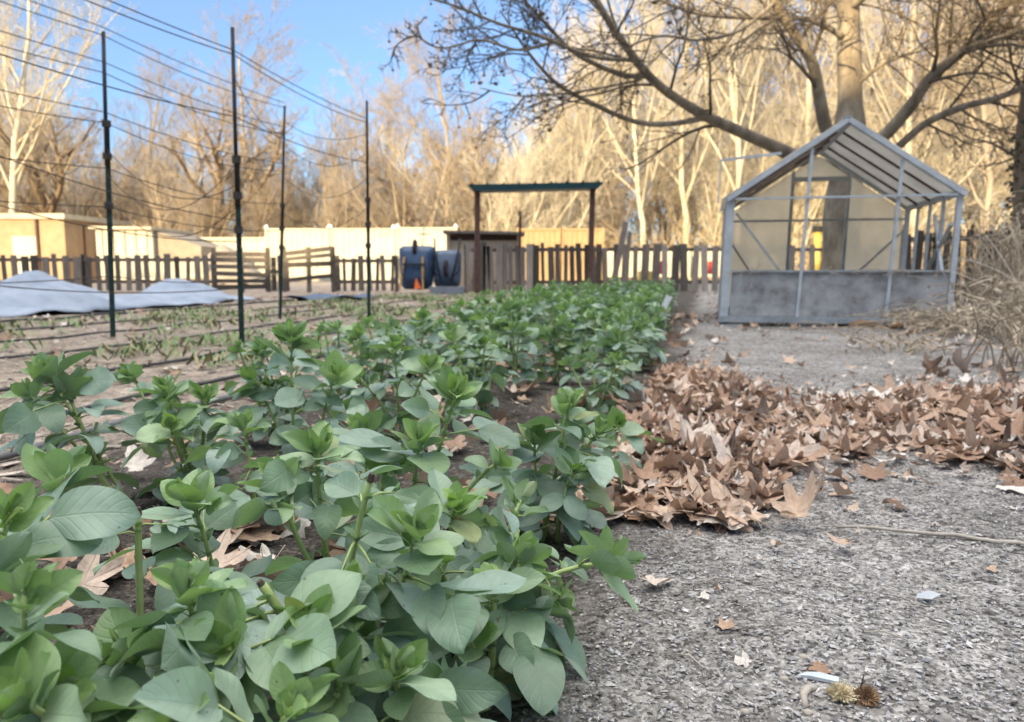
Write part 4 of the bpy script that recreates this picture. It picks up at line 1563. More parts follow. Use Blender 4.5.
# white board fence
def board_fence(lab, pa, pb, ytop, Y, mat, mcap, caps, name='board_fence', nb=10):
    x0, x1 = X_at(pa, Y), X_at(pb, Y)
    zt = at((pa + pb) / 2, ytop, Y)[2]
    t = thing(name, lab, 'fence', ((x0 + x1) / 2, Y, 0), 0, 'board fence sections in the sun')
    hw = (x1 - x0) / 2
    MB().box((0, .03, zt / 2), (2 * hw - .12, .04, zt - .06)).build('panel', mat, t)
    mb = MB()
    for k in range(nb):
        mb.box((-hw + (k + .5) * 2 * hw / nb, -.005, zt / 2 - .04), (2 * hw / nb - .03, .025, zt - .16))
    mb.build('boards', mat, t)
    MB().box((0, -.02, zt - .02), (2 * hw - .1, .10, .09)).build('top_rail', mat, t)
    for x in (-hw, hw):
        po = MB().box((x, 0, (zt + .05) / 2), (.14, .14, zt + .05)).build('post', mat, t)
        if caps:
            MB().add([(x - .1, -.1, zt + .05), (x + .1, -.1, zt + .05), (x + .1, .1, zt + .05), (x - .1, .1, zt + .05), (x, 0, zt + .22)], [(3, 2, 1, 0), (0, 1, 4), (1, 2, 4), (2, 3, 4), (3, 0, 4)]).build('cap', mcap, po)
    return t


board_fence('low cream board fence section beside the white shed', 199, 266, 238, 37, M['white_wall'], M['white'], False)
board_fence('tall white board fence section behind the broken slat panel', 268, 330, 229, 36.5, M['white_wall'], M['white'], True)
board_fence('tall white board fence section in line with the slim stake', 332, 394, 229, 36.5, M['white_wall'], M['white'], True)
board_fence('white board fence section above the wheelbarrows', 398, 456, 228, 36.5, M['white_wall'], M['white'], True)
board_fence('orange wood fence section under the teal beam', 518, 560, 229, 35, M['orange_wood'], M['cream'], False, nb=8)
board_fence('orange wood fence section next to the leaning board', 562, 602, 229, 35, M['orange_wood'], M['cream'], False, nb=8)

# things glimpsed between the pickets
def panel(px0, px1, py0, Y, mat, lab, name, cat):
    x0, x1 = X_at(px0, Y), X_at(px1, Y)
    z = at(px0, py0, Y)[2]
    t = thing(name, lab, cat, ((x0 + x1) / 2, Y, 0))
    MB().box((0, 0, z / 2 + .12), (x1 - x0, .06, z - .24)).build('sheet', mat, t)
    for x in (x0, x1):
        MB().box((x - (x0 + x1) / 2, .07, z / 2), (.08, .06, z)).build('upright', M['cream'], t)


panel(604, 690, 251, 34, M['cream'], 'cream hoarding seen through the pickets near the leaning board', 'hoarding', 'hoarding')
panel(693, 722, 251, 35, M['cream'], 'narrow cream hoarding seen through the pickets near the greenhouse', 'hoarding', 'hoarding')
panel(100, 205, 262, 30, M['cream'], 'low cream hoarding behind the thin picket run', 'hoarding', 'hoarding')
panel(336, 398, 258, 33, M['white_wall'], 'low white hoarding behind the pickets by the wheelbarrows', 'hoarding', 'hoarding')


def drum(px, py, Y, wpx, hpx, mat, lab):
    c = at(px, py, Y)
    r_, hh = wpx / F * Y / 2, hpx / F * Y
    t = thing('drum', lab, 'drum', (c[0], Y, max(c[2] - hh / 2, 0)))
    th = np.linspace(0, hh, 9)
    MB().tube([(0, 0, z) for z in th], [r_ * (1.04 if i in (0, 3, 5, 8) else 1) for i in range(9)], 18).build('barrel', mat, t, True)
    MB().tube([(0, 0, hh), (0, 0, hh + .02)], r_ * .9, 18).build('lid', mat, t)


drum(647, 281, 27, 18, 14, M['yellow'], 'yellow drum seen low between the pickets')
drum(663, 268, 26, 9, 12, M['red'], 'red drum seen between the pickets')
drum(712, 268, 30, 8, 12, M['red'], 'small red drum seen between pickets beside the greenhouse')
c = at(817, 250, 26)
t = thing('yellow_post', 'yellow marker post seen behind the greenhouse doorway', 'post', (c[0], 26, 0))
MB().tube([(0, 0, 0), (0, 0, at(817, 232, 26)[2])], .12, 12).build('pole', M['yellow'], t, True)
MB().tube([(0, 0, at(817, 232, 26)[2]), (0, 0, at(817, 226, 26)[2])], .17, 12).build('dark_cap', M['rubber'], t)

# ------------------------------------------------------------------ greenhouse
GA = math.atan(.25)
gb = np.array([2.13, 7.75, 0])
ghw = 2.04
ghd = 1.92
gh = thing('greenhouse', 'small gabled greenhouse with open front, grey frame and dusty film walls', 'greenhouse', gb, -GA)
LEAN = .028
ZE, ZA = 1.26, 1.95


def G(x, y, z):
    return np.array([x + LEAN * z, y, z])


def gbar(name, a, b, w_, h_, mat='frame', up=(0, 1, 0)):
    return MB().bar(G(*a), G(*b), w_, h_, up).build(name, M[mat], gh)


B0 = .06
gbar('skid', (-.05, -.03, .065), (ghw + .06, -.03, .065), .07, .06, 'frame2', (0, 0, 1))
gbar('skid', (-.02, ghd, .05), (ghw + .02, ghd, .05), .07, .09, 'frame2', (0, 0, 1))
gbar('skid', (0, .03, .052), (0, ghd, .052), .07, .09, 'frame2', (0, 0, 1))
gbar('skid', (ghw, .03, .052), (ghw, ghd, .052), .07, .09, 'frame2', (0, 0, 1))
MB().box((.08, -.03, -.02), (.2, .12, .06)).build('footing', M['frame2'], gh)
for (x, y, w_) in ((0, 0, .075), (ghw, 0, .045), (0, ghd, .05), (ghw, ghd, .05)):
    gbar('corner_post', (x, y, B0), (x, y, ZE), w_, .05)
for x, zz in ((.72, ZE + (ZA - ZE) * .72 / (ghw / 2)), (1.52, ZE + (ZA - ZE) * (ghw - 1.52) / (ghw / 2))):
    gbar('front_stud', (x - .03, -.03, B0), (x, -.03, zz - .04), .028, .03)
for y in (.5, .98, 1.45):
    gbar('side_stud', (ghw, y, B0), (ghw, y, ZE), .03, .03)
    gbar('side_stud', (0, y, B0), (0, y, ZE), .03, .03)
gbar('eave_rail', (0, 0, ZE), (0, ghd, ZE), .05, .05, 'frame', (0, 0, 1))
gbar('eave_rail', (ghw, 0, ZE), (ghw, ghd, ZE), .05, .05, 'frame', (0, 0, 1))
gbar('tie_rail', (.04, -.055, ZE - .02), (ghw - .03, -.055, ZE - .02), .02, .025)
gbar('tie_rail', (.03, ghd - .03, ZE - .12), (ghw - .03, ghd - .03, ZE - .12), .025, .03)
ov = .035
for y, th in ((-.04, .07), (ghd + .02, .05)):
    gbar('rafter', (-ov, y, ZE - ov * .75), (ghw / 2, y, ZA), .04, th, 'frame', (0, 1, 0))
    gbar('rafter', (ghw + ov, y, ZE - ov * .75), (ghw / 2, y, ZA), .04, th, 'frame', (0, 1, 0))
gbar('ridge_beam', (ghw / 2, -.02, ZA - .02), (ghw / 2, ghd, ZA - .02), .05, .05, 'frame', (0, 0, 1))
for q in (.22, .48, .74):
    for xe in (-.03, ghw + .03):
        gbar('inner_rafter', (xe, ghd * q, ZE - .03), (ghw / 2, ghd * q, ZA - .02), .02, .03, 'rust', (0, 1, 0))


def slab(name, pts, mat, thick=.006):
    """a thin panel through the given corner points"""
    P = np.array([G(*p) for p in pts])
    nn = nrm(cross(P[1] - P[0], P[2] - P[0])) * thick / 2
    k = len(P)
    V = np.concatenate([P - nn, P + nn])
    f = [tuple(range(k))[::-1], tuple(range(k, 2 * k))] + [(i, (i + 1) % k, k + (i + 1) % k, k + i) for i in range(k)]
    return MB().add(V, f).build(name, M[mat], gh)


slab('roof_panel', [(ghw / 2, -.05, ZA + .035), (ghw + .05, -.05, ZE + .01), (ghw + .05, ghd + .06, ZE + .01), (ghw / 2, ghd + .06, ZA + .035)], 'polyroof')
slab('roof_panel', [(ghw / 2, -.05, ZA + .035), (-.08, -.05, ZE - .01), (-.08, ghd + .06, ZE - .01), (ghw / 2, ghd + .06, ZA + .035)], 'polyroof')
gbar('ridge_cap', (ghw / 2, -.045, ZA + .035), (ghw / 2, ghd + .08, ZA + .035), .07, .012, 'frame2', (0, 0, 1))
zf = .53
slab('film_panel', [(.05, -.005, B0 + .04), (ghw - .03, -.005, B0 + .04), (ghw - .03, -.005, zf), (.05, -.005, zf)], 'film')
gbar('film_batten', (.04, -.022, zf + .01), (ghw - .03, -.022, zf + .01), .02, .025, 'frame2')
slab('film_panel', [(-.03, .03, B0), (-.03, ghd, B0), (-.03, ghd, ZE), (-.03, .03, ZE)], 'film')
slab('film_panel', [(ghw + .02, .03, B0), (ghw + .02, ghd, B0), (ghw + .02, ghd, .45), (ghw + .02, .03, .45)], 'film')
yb = ghd + .012
d0, d1 = .75, 1.38
zl_ = 1.62


def zr(x):
    return ZE + (ZA - ZE) * min(x, ghw - x) / (ghw / 2) - .05


slab('back_panel', [(.04, yb, .1), (d0, yb, .1), (d0, yb, zr(d0)), (.04, yb, zr(.04))], 'poly')
slab('back_panel', [(d1, yb, .1), (ghw - .04, yb, .1), (ghw - .04, yb, zr(ghw - .04)), (d1, yb, zr(d1))], 'poly')
slab('gable_panel', [(d0 + .02, yb, zl_ + .02), (d1 - .02, yb, zl_ + .02), (d1 - .02, yb, max(zr(d1), zl_ + .03)), (ghw / 2, yb, ZA - .06), (d0 + .02, yb, max(zr(d0), zl_ + .03))], 'poly')
gbar('door_jamb', (d0, ghd - .03, .08), (d0, ghd - .03, zr(d0)), .035, .04)
gbar('door_jamb', (d1, ghd - .03, .08), (d1, ghd - .03, zr(d1)), .035, .04)
gbar('lintel', (d0, ghd - .035, zl_), (d1, ghd - .035, zl_), .05, .05, 'frame')
gbar('brace', (.06, .05, ZE - .15), (.50, .05, .55), .02, .02, 'frame2')
gbar('brace', (.06, ghd - .08, .9), (.34, ghd - .08, .5), .02, .02, 'frame2')
gbar('brace', (ghw - .04, ghd - .08, ZE - .25), (ghw - .52, ghd - .08, .5), .02, .02, 'frame2')
gbar('brace', (ghw - .02, .1, .98), (ghw - .02, .9, .5), .03, .03, 'frame', (0, 0, 1))
gbar('brace', (ghw - .02, .25, .5), (ghw - .02, .7, 1.1), .03, .03, 'frame', (0, 0, 1))
# thin open vent frame standing beyond the eave
gbar('vent_frame', (-.10, ghd, ZE + .1), (-.10, ghd, ZE + .62), .02, .02)
gbar('vent_frame', (-.10, ghd, ZE + .62), (.60, ghd, ZE + .68), .03, .03)
# debris on the film ledge: dead vine
mb = MB()
rg = np.random.default_rng(77)
for k in range(16):
    x = rg.uniform(.1, ghw - .1)
    P = [G(x, -.07, zf + .02)]
    for j in range(5):
        P.append(P[-1] + np.array([rg.normal(0, .05), rg.normal(-.002, .01), rg.normal(-.01, .03)]))
    mb.tube(P, .004, 4)
mb.build('dead_vine', M['stick'], gh)

# ------------------------------------------------------------------ trees
def tubes_from(polys, mb, kthick=8, col=None):
    for P, rr in polys:
        k = kthick if rr[0] > .09 else (5 if rr[0] > .03 else 3)
        mb.tube(P, rr, k, col, cap=False)


def grow(out, p, d, L, r, lev, rg, par):
    nseg = par['seg'][lev]
    P, rr = [np.array(p, float)], [r]
    d = nrm(d)
    step = L / nseg
    for i in range(nseg):
        d = nrm(d + rg.normal(0, par['wig'], 3) * (1 + .4 * lev) + np.array([0, 0, par['up'][lev]]))
        P.append(P[-1] + d * step)
        rr.append(max(r * (1 - .72 * (i + 1) / nseg), par['rmin'] * .6))
    out.append((np.array(P), np.array(rr), lev))
    if lev + 1 >= len(par['seg']):
        return
    nc = par['n'][lev]
    for c in range(nc):
        t = par['t0'][lev] + (1 - par['t0'][lev]) * ((c + rg.random()) / nc)
        i = min(int(t * nseg), nseg - 1)
        f = t * nseg - i
        q = P[i] * (1 - f) + P[i + 1] * f
        dd = nrm(P[i + 1] - P[i])
        a = nrm(cross(dd, rg.normal(0, 1, 3)))
        sp = par['spread'][lev] * rg.uniform(.7, 1.25)
        nd = dd * math.cos(sp) + a * math.sin(sp)
        cl = L * par['ratio'][lev] * rg.uniform(.7, 1.2) * (1.15 - .55 * t)
        cr = max((rr[i] * (1 - f) + rr[i + 1] * f) * par['rr'], par['rmin'])
        grow(out, q, nd, cl, cr, lev + 1, rg, par)


def tree_proto(kind, seed, mat, twigmat):
    rg = np.random.default_rng(seed)
    H = 10.0
    if kind == 'tall':
        par = dict(seg=[9, 6, 4, 3, 2], n=[18, 8, 6, 4], t0=[.22, .25, .2, .1], spread=[.62, .6, .6, .6], ratio=[.46, .5, .48, .5], up=[.03, .09, .07, .05, .03], wig=.07, rr=.48, rmin=.0065)
        r0 = .125
    elif kind == 'spread':
        par = dict(seg=[5, 8, 5, 3, 2], n=[8, 9, 7, 4], t0=[.35, .25, .2, .1], spread=[.55, .65, .7, .7], ratio=[.95, .45, .5, .5], up=[.05, .06, .05, .04, .03], wig=.10, rr=.66, rmin=.0075)
        r0 = .165
    else:  # multi stem thicket tree
        par = dict(seg=[7, 5, 4, 2], n=[10, 8, 5], t0=[.12, .15, .1], spread=[.5, .6, .6], ratio=[.42, .48, .5], up=[.05, .10, .06, .04], wig=.09, rr=.55, rmin=.0075)
        r0 = .075
    out = []
    if kind == 'thicket':
        for k in range(8):
            a = rg.uniform(0, 2 * PI)
            grow(out, (rg.normal(0, .5), rg.normal(0, .5), 0), (math.cos(a) * .35, math.sin(a) * .35, 1), H * rg.uniform(.55, .95), r0 * rg.uniform(.6, 1.1), 0, rg, par)
    elif kind == 'spread':
        grow(out, (0, 0, 0), (rg.normal(0, .08), rg.normal(0, .08), 1), H * .45, r0 * 1.4, 0, rg, par)
    else:
        grow(out, (0, 0, 0), (rg.normal(0, .04), rg.normal(0, .04), 1), H, r0, 0, rg, par)
    tm, cm = MB(), MB()
    cut_ = 1 if kind == 'spread' else 0
    tubes_from([(a, b) for a, b, l in out if l <= cut_], tm)
    tubes_from([(a, b) for a, b, l in out if l > cut_], cm)
    t = thing('bare_tree', 'bare tree', 'tree')
    tm.build('trunk', mat, t, True)
    cm.build('crown', twigmat, t, True)
    return t


PR = {}
PR['pale'] = [tree_proto('tall', 300 + k, M['pale_bark'], M['pale_bark']) for k in range(3)]
PR['tan'] = [tree_proto('tall', 310 + k, M['tan_bark'], M['tan_bark']) for k in range(3)]
PR['spread'] = [tree_proto('spread', 320 + k, M['brown_bark'], M['tan_bark']) for k in range(3)]
PR['thicket'] = [tree_proto('thicket', 330 + k, M['tan_bark'], M['tan_bark']) for k in range(3)]
PR['palethick'] = [tree_proto('thicket', 340 + k, M['pale_bark'], M['pale_bark']) for k in range(2)]
used_p = set()
TG = 'bare trees of the wood beyond the fence'


def plant_tree(kind, px, ytop, Y, lab, wide=1.0):
    pr_ = PR[kind][int(R.integers(len(PR[kind])))]
    if pr_.name in used_p:
        o = copy_tree(pr_)
    else:
        o = pr_
        used_p.add(pr_.name)
    H = at(px, ytop, Y)[2]
    k = H / (10.6 if kind in ('tall', 'pale', 'tan') else 8.6)
    o.location = (X_at(px, Y), Y, 0)
    o.rotation_euler = (0, 0, R.uniform(0, 2 * PI))
    o.scale = (k * wide, k * wide, k)
    o['label'] = lab
    o['category'] = 'tree'
    o['group'] = TG
    return o


pl_ = [
    ('pale', 12, -70, 42, 'pale branched tree rising out of view above the tan shed', 1.1),
    ('spread', 62, 45, 46, 'dark limbed bare tree behind the tan shed roof', 1.2),
    ('pale', 98, 62, 52, 'cream barked tree behind the dark stake near the white shed', 1.2),
    ('tan', 145, 84, 56, 'slender tan tree between the two nearest stakes', 1.2),
    ('spread', 226, 42, 44, 'broad bare tree with dark forked limbs between the two tall stakes', 1.25),
    ('tan', 272, 52, 50, 'rounded reddish tan tree beside the broad forked one', 1.2),
    ('thicket', 315, 125, 55, 'low bushy bare tree under the open sky gap', 1.2),
    ('thicket', 352, 128, 60, 'low bushy bare tree right beside the slim stake', 1.2),
    ('tan', 385, 88, 58, 'tan tree at the edge of the open sky gap', 1.2),
    ('spread', 418, 82, 52, 'bare tree with brown trunk above the white fence panels', 1.1),
    ('tan', 448, 52, 50, 'tall rust tipped tree above the plywood bin', 1.2),
    ('spread', 478, 60, 46, 'dark trunked tree behind the rusty gate post', 1.0),
    ('pale', 520, 48, 47, 'white barked sapling clump tree behind the teal beam', 1.0),
    ('pale', 556, 40, 45, 'pale straight tree rising from the middle of the teal beam', .9),
    ('pale', 598, 25, 50, 'pale tree behind the end of the teal beam', 1.0),
    ('pale', 640, 0, 46, 'pale slanting tree behind the leaning grey board', 1.0),
    ('pale', 680, -30, 48, 'tall cream tree behind the picket run by the greenhouse', 1.0),
    ('pale', 742, -70, 44, 'tall cream tree behind the greenhouse eave', 1.0),
    ('pale', 800, -80, 50, 'tall cream tree showing beside the plane tree trunk', 1.0),
    ('pale', 905, -80, 46, 'tall cream tree behind the greenhouse roof slope', 1.0),
    ('tan', 985, -60, 40, 'tall tan tree behind the dry brush', 1.0),
]
for a in pl_:
    plant_tree(*a)
lab_t = 'bare tan tree crowded among others in the sunlit wood beyond the fence'
for px in np.arange(-60, 1120, 34):
    yt = np.interp(px, [-60, 60, 110, 170, 230, 280, 320, 370, 430, 480, 560, 640, 700, 1100], [0, 70, 120, 140, 130, 130, 170, 165, 130, 110, 90, 40, 0, -60])
    Y = R.uniform(54, 72)
    plant_tree(R.choice(['tan', 'pale', 'thicket', 'tan']) if px > 480 else R.choice(['tan', 'thicket', 'pale', 'spread']), px + R.uniform(-9, 9), yt + R.uniform(0, 40), Y, lab_t, R.uniform(1.0, 1.35))
lab_b = 'low bare thicket tree at the foot of the sunlit wood'
for px in np.arange(-60, 1120, 30):
    Y = R.uniform(41, 56)
    plant_tree('palethick' if px > 500 and R.random() < .7 else 'thicket', px + R.uniform(-10, 10), R.uniform(130, 195) - (25 if px > 520 else 0), Y, lab_b, R.uniform(1.2, 1.7))
lab_f = 'distant bare tree closing the back of the wood'
for px in np.arange(-80, 1140, 34):
    yt = np.interp(px, [-80, 110, 230, 320, 370, 430, 560, 700, 1100], [120, 165, 165, 190, 185, 160, 130, 60, 20])
    plant_tree(R.choice(['thicket', 'tan']), px + R.uniform(-9, 9), yt + R.uniform(-10, 45), R.uniform(80, 110), lab_f, R.uniform(1.3, 1.8))

for k_ in PR:
    for o in PR[k_]:
        if o.name not in used_p:
            for c in list(o.children):
                bpy.data.objects.remove(c)
            bpy.data.objects.remove(o)

# brush at the foot of the wood
br = MB()
rg = np.random.default_rng(8)
for i in range(2600):
    Y = rg.uniform(39, 100)
    X = rg.uniform(-.78, .85) * Y
    hgt = rg.uniform(1.2, 3.8)
    lean = rg.normal(0, .5, 2)
    P0 = np.array([X, Y, 0])
    for j in range(5):
        a = rg.normal(0, .45, 2) * hgt
        p1 = P0 + [a[0] * .4, a[1] * .4, hgt * rg.uniform(.4, .6)]
        p2 = P0 + [a[0], a[1], hgt * rg.uniform(.75, 1.0)]
        v = rg.uniform(.7, 1.2)
        br.tube([P0, p1, p2], [.03, .02, .012], 3, (.38 * v, .29 * v, .18 * v, 1), False)
tag(br.build('undergrowth', M['straw']), 'tan leafless undergrowth massed along the foot of the wood', 'undergrowth', kind='stuff')

# ------------------------------------------------------------------ the plane tree behind the greenhouse
YT = 11.3
tb = np.array([X_at(841, YT), YT, 0])
pt = thing('plane_tree', 'big bare plane tree spreading limbs over the greenhouse', 'tree', tb)


def lim(pts):
    return np.array([at(a, b, c) - tb for a, b, c in pts])


def smooth(P, rr, n):
    """resample a polyline with Catmull-Rom"""
    P = np.asarray(P)
    rr = np.asarray(rr)
    m = len(P)
    tt = np.linspace(0, m - 1.0001, n)
    o, q = [], []
    for t in tt:
        i = int(t)
        f = t - i
        p0, p1, p2, p3 = P[max(i - 1, 0)], P[i], P[min(i + 1, m - 1)], P[min(i + 2, m - 1)]
        o.append(.5 * ((2 * p1) + (-p0 + p2) * f + (2 * p0 - 5 * p1 + 4 * p2 - p3) * f * f + (-p0 + 3 * p1 - 3 * p2 + p3) * f ** 3))
        q.append(rr[i] * (1 - f) + rr[min(i + 1, m - 1)] * f)
    return np.array(o), np.array(q)


trP = lim([(838, 322, YT), (840, 262, YT), (844, 200, YT), (849, 140, YT), (850, 90, YT), (849, 40, YT), (848, -10, YT), (850, -90, YT), (846, -180, YT)])
trP[0][2] = -.05
P, rr = smooth(trP, [.38, .27, .25, .21, .165, .155, .15, .13, .10], 40)
rg = np.random.default_rng(21)
rr = rr * (1 + .05 * np.sin(np.arange(40) * .9) + rg.normal(0, .02, 40))
MB().tube(P, rr, 18).build('trunk', M['plane_bark'], pt, True)
par_t = dict(seg=[6, 4, 3], n=[7, 4], t0=[.12, .1], spread=[.75, .75], ratio=[.48, .5], up=[.0, .0, -.02], wig=.14, rr=.6, rmin=.0055)


def limb(pts, radii, seed, nsub, lsub, upb=0.0, balls=0, t0=.25):
    rg = np.random.default_rng(seed)
    P, rr = smooth(lim(pts), [q * .78 for q in radii], 26)
    nsub = max(6, int(nsub * .72))
    rr = rr * (1 + rg.normal(0, .03, 26))
    lo_ = MB().tube(P, rr, 10).build('limb', M['plane_bark'], pt, True)
    out = []
    for k in range(nsub):
        t = t0 + (1 - t0) * (k + rg.random()) / nsub
        i = min(int(t * 25), 24)
        q = P[i]
        dd = nrm(P[i + 1] - P[i])
        a = nrm(cross(dd, rg.normal(0, 1, 3)))
        sp = rg.uniform(.5, 1.1)
        nd = dd * math.cos(sp) + a * math.sin(sp) + np.array([0, -.05, upb])
        grow(out, q, nd, lsub * rg.uniform(.6, 1.25), max(rr[i] * .38, .011), 0, rg, par_t)
    mb = MB()
    for A, B, l in out:
        mb.tube(A, B, 5 if l == 0 else 3, None, False)
    if balls:
        cand_ = [A[-1] for A, B, l in out if l > 0]
        for k in range(min(balls // 3, len(cand_))):
            e = cand_[int(rg.integers(len(cand_)))]
            c = e + [rg.normal(0, .02), rg.normal(0, .02), -rg.uniform(.03, .12)]
            mb.tube([e, c], .003, 3, None, False)
            if rg.random() < .65:
                mb.blob(c, (.014, .014, .014), int(rg.integers(1 << 20)), .1, None, 6, 4)
            else:
                s_ = rg.uniform(.016, .032)
                mb.blob(c, (s_, s_ * .5, s_ * .8), int(rg.integers(1 << 20)), .35, None, 6, 4)
    mb.build('twigs', M['plane_twig'], lo_, True)


# the long limb over the path, with its forks
limb([(838, 172, 11.3), (800, 158, 11.1), (750, 136, 10.7), (700, 113, 10.2), (655, 82, 9.7), (625, 45, 9.3), (602, 10, 9.0), (575, -40, 8.8)], [.15, .125, .10, .085, .07, .06, .05, .03], 1, 15, 1.5, .12, 60, .35)
limb([(705, 118, 10.3), (668, 124, 10.0), (633, 121, 9.7), (587, 101, 9.3), (556, 83, 9.0), (531, 56, 8.8), (517, 36, 8.7), (500, 10, 8.6)], [.05, .045, .04, .034, .028, .022, .017, .010], 2, 13, .95, .0, 60, .3)
limb([(645, 76, 9.6), (619, 74, 9.4), (575, 53, 9.1), (550, 28, 8.9), (526, 2, 8.7), (500, -30, 8.6)], [.045, .04, .034, .028, .022, .014], 3, 10, 1.0, .0, 40, .2)
limb([(630, 60, 9.4), (590, 56, 9.0), (540, 36, 8.6), (500, 24, 8.3), (455, 6, 8.0), (420, -4, 7.8)], [.032, .030, .026, .020, .016, .008], 4, 14, .8, -.02, 90, .2)
limb([(560, 40, 8.8), (520, 50, 8.5), (480, 40, 8.2), (440, 48, 8.0), (410, 30, 7.9)], [.022, .019, .015, .011, .006], 5, 11, .65, -.03, 70, .1)
limb([(640, 80, 9.6), (600, 88, 9.3), (560, 94, 9.0), (520, 96, 8.7), (480, 88, 8.5)], [.022, .018, .014, .010, .006], 15, 9, .65, -.03, 50, .1)
# upright limb beside the trunk
limb([(840, 150, 11.2), (826, 128, 11.0), (820, 100, 10.9), (812, 62, 10.7), (792, 30, 10.5), (775, 0, 10.3), (765, -40, 10.1), (760, -90, 10.0)], [.13, .115, .105, .095, .085, .075, .06, .04], 6, 16, 1.5, .0, 50, .35)
# limbs over the roof to the other side
limb([(852, 160, 11.2), (885, 135, 11.0), (912, 104, 10.8), (930, 78, 10.6), (958, 55, 10.4), (985, 30, 10.2), (1005, 5, 10.0), (1030, -40, 9.8)], [.13, .115, .105, .095, .085, .075, .065, .04], 7, 18, 1.6, .0, 40, .4)
limb([(895, 150, 11.0), (925, 124, 10.7), (960, 108, 10.4), (1000, 97, 10.0), (1040, 80, 9.7), (1090, 60, 9.4)], [.075, .065, .058, .05, .042, .03], 8, 16, 1.4, -.02, 50, .2)
limb([(966, 45, 10.3), (990, 42, 10.0), (1020, 30, 9.8), (1060, 20, 9.5)], [.06, .05, .04, .03], 9, 14, 1.3, -.06, 40, .1)
limb([(850, 90, 11.3), (880, 66, 11.0), (905, 55, 10.7), (950, 40, 10.3), (985, 10, 10)], [.05, .035, .028, .02, .012], 10, 14, 1.2, .0, 30, .2)
limb([(848, 40, 11.3), (810, 20, 10.8), (760, 18, 10.3), (700, 14, 9.8), (650, -4, 9.4)], [.06, .045, .036, .028, .018], 11, 20, 1.2, -.04, 60, .15)
limb([(848, 10, 11.3), (880, -10, 10.6), (930, -8, 10.0), (990, -20, 9.4)], [.06, .05, .04, .03], 12, 20, 1.3, -.12, 40, .1)
limb([(775, 2, 10.3), (740, 30, 9.9), (700, 40, 9.6), (660, 36, 9.3), (620, 50, 9.1)], [.035, .03, .024, .018, .010], 13, 18, 1.0, -.05, 50, .1)
limb([(849, 20, 11.3), (820, -10, 12.2), (780, -20, 13.0), (730, -10, 13.6)], [.07, .055, .045, .03], 14, 16, 1.5, -.08, 20, .1)

# a second trunk with ivy at the picture side
t = thing('ivy_trunk_tree', 'dark ivy clad tree trunk beside the dry brush', 'tree', (X_at(1022, 10.0), 10.0, 0))
Pm = np.array([(0, 0, -.05), (.02, 0, 1.0), (-.03, 0, 2.2), (.03, 0, 3.6), (.1, 0, 6)])
MB().tube(smooth(Pm, [.2, .17, .16, .15, .1], 20)[0], smooth(Pm, [.2, .17, .16, .15, .1], 20)[1], 12).build('trunk', M['brown_bark'], t, True)
mb = MB()
rg = np.random.default_rng(31)
for i in range(700):
    z = rg.uniform(.1, 2.4)
    a = rg.uniform(0, 2 * PI)
    r_ = rg.uniform(.16, .26)
    c = np.array([r_ * math.cos(a), r_ * math.sin(a), z])
    d1_ = nrm(rg.normal(0, 1, 3)) * rg.uniform(.02, .045)
    d2_ = nrm(cross(d1_, rg.normal(0, 1, 3))) * rg.uniform(.02, .035)
    v = rg.uniform(.5, 1.2)
    gcol = np.array([.05, .075, .035]) * v if rg.random() < .6 else np.array([.16, .12, .08]) * v
    mb.add([c - d1_, c - d2_, c + d1_, c + d2_], [(0, 1, 2, 3)], (*gcol, 1))
mb.build('ivy', M['ivy'], t)
out = []
grow(out, (0, 0, 2.4), (-.3, .2, 1), 1.6, .03, 0, np.random.default_rng(5), dict(seg=[6, 4, 3], n=[9, 6], t0=[.1, .1], spread=[.8, .8], ratio=[.5, .5], up=[0, 0, 0], wig=.15, rr=.6, rmin=.006))
grow(out, (0, 0, 1.9), (-.5, .4, .8), 1.2, .025, 0, np.random.default_rng(6), dict(seg=[6, 4, 3], n=[9, 6], t0=[.1, .1], spread=[.8, .8], ratio=[.5, .5], up=[0, 0, 0], wig=.15, rr=.6, rmin=.006))
mb = MB()
for A, B, l in out:
    mb.tube(A, B, 4, None, False)
mb.build('crown', M['plane_twig'], t, True)

# ------------------------------------------------------------------ dry brush at the greenhouse corner
def dry_brush(lab, X, Y, n, hmax, spread, seed, leafy=.5, flop=1.0, name='dry_weed'):
    rg = np.random.default_rng(seed)
    mb = MB()
    for i in range(n):
        a = rg.uniform(0, 2 * PI)
        out_ = np.array([math.cos(a), math.sin(a), 0]) * spread * rg.uniform(.1, 1)
        hh = hmax * rg.uniform(.35, 1)
        b = np.array([rg.normal(0, spread * .3), rg.normal(0, spread * .25), 0])
        P = bez(b, b + out_ * .25 + [0, 0, hh * 1.15], b + out_ * flop + [0, 0, hh * rg.uniform(.35, .95)], 9) + rg.normal(0, .012, (9, 3))
        P[:, 2] = np.maximum(P[:, 2], .008)
        v = rg.uniform(.6, 1.25)
        c = np.array([.44, .36, .26]) * v if rg.random() < .8 else np.array([.25, .19, .14]) * v
        mb.tube(P, np.linspace(.005, .0018, 9) * rg.uniform(.7, 1.5), 4, (*c, 1), False)
        for j in range(int(7 * leafy)):
            q = P[int(rg.integers(2, 9))]
            d1_ = nrm(rg.normal(0, 1, 3) + [0, 0, -.4]) * rg.uniform(.02, .06)
            d2_ = nrm(cross(d1_, rg.normal(0, 1, 3))) * rg.uniform(.004, .012)
            v = rg.uniform(.6, 1.3)
            c = np.array([.44, .36, .26]) * v
            mb.add([q, q + d1_ * .5 - d2_, q + d1_, q + d1_ * .5 + d2_], [(0, 1, 2, 3)], (*c, 1))
    t = thing(name, lab, 'dry plant', (X, Y, 0), 0, 'dry weeds heaped by the greenhouse')
    mb.build('stalks', M['straw'], t)
    return t


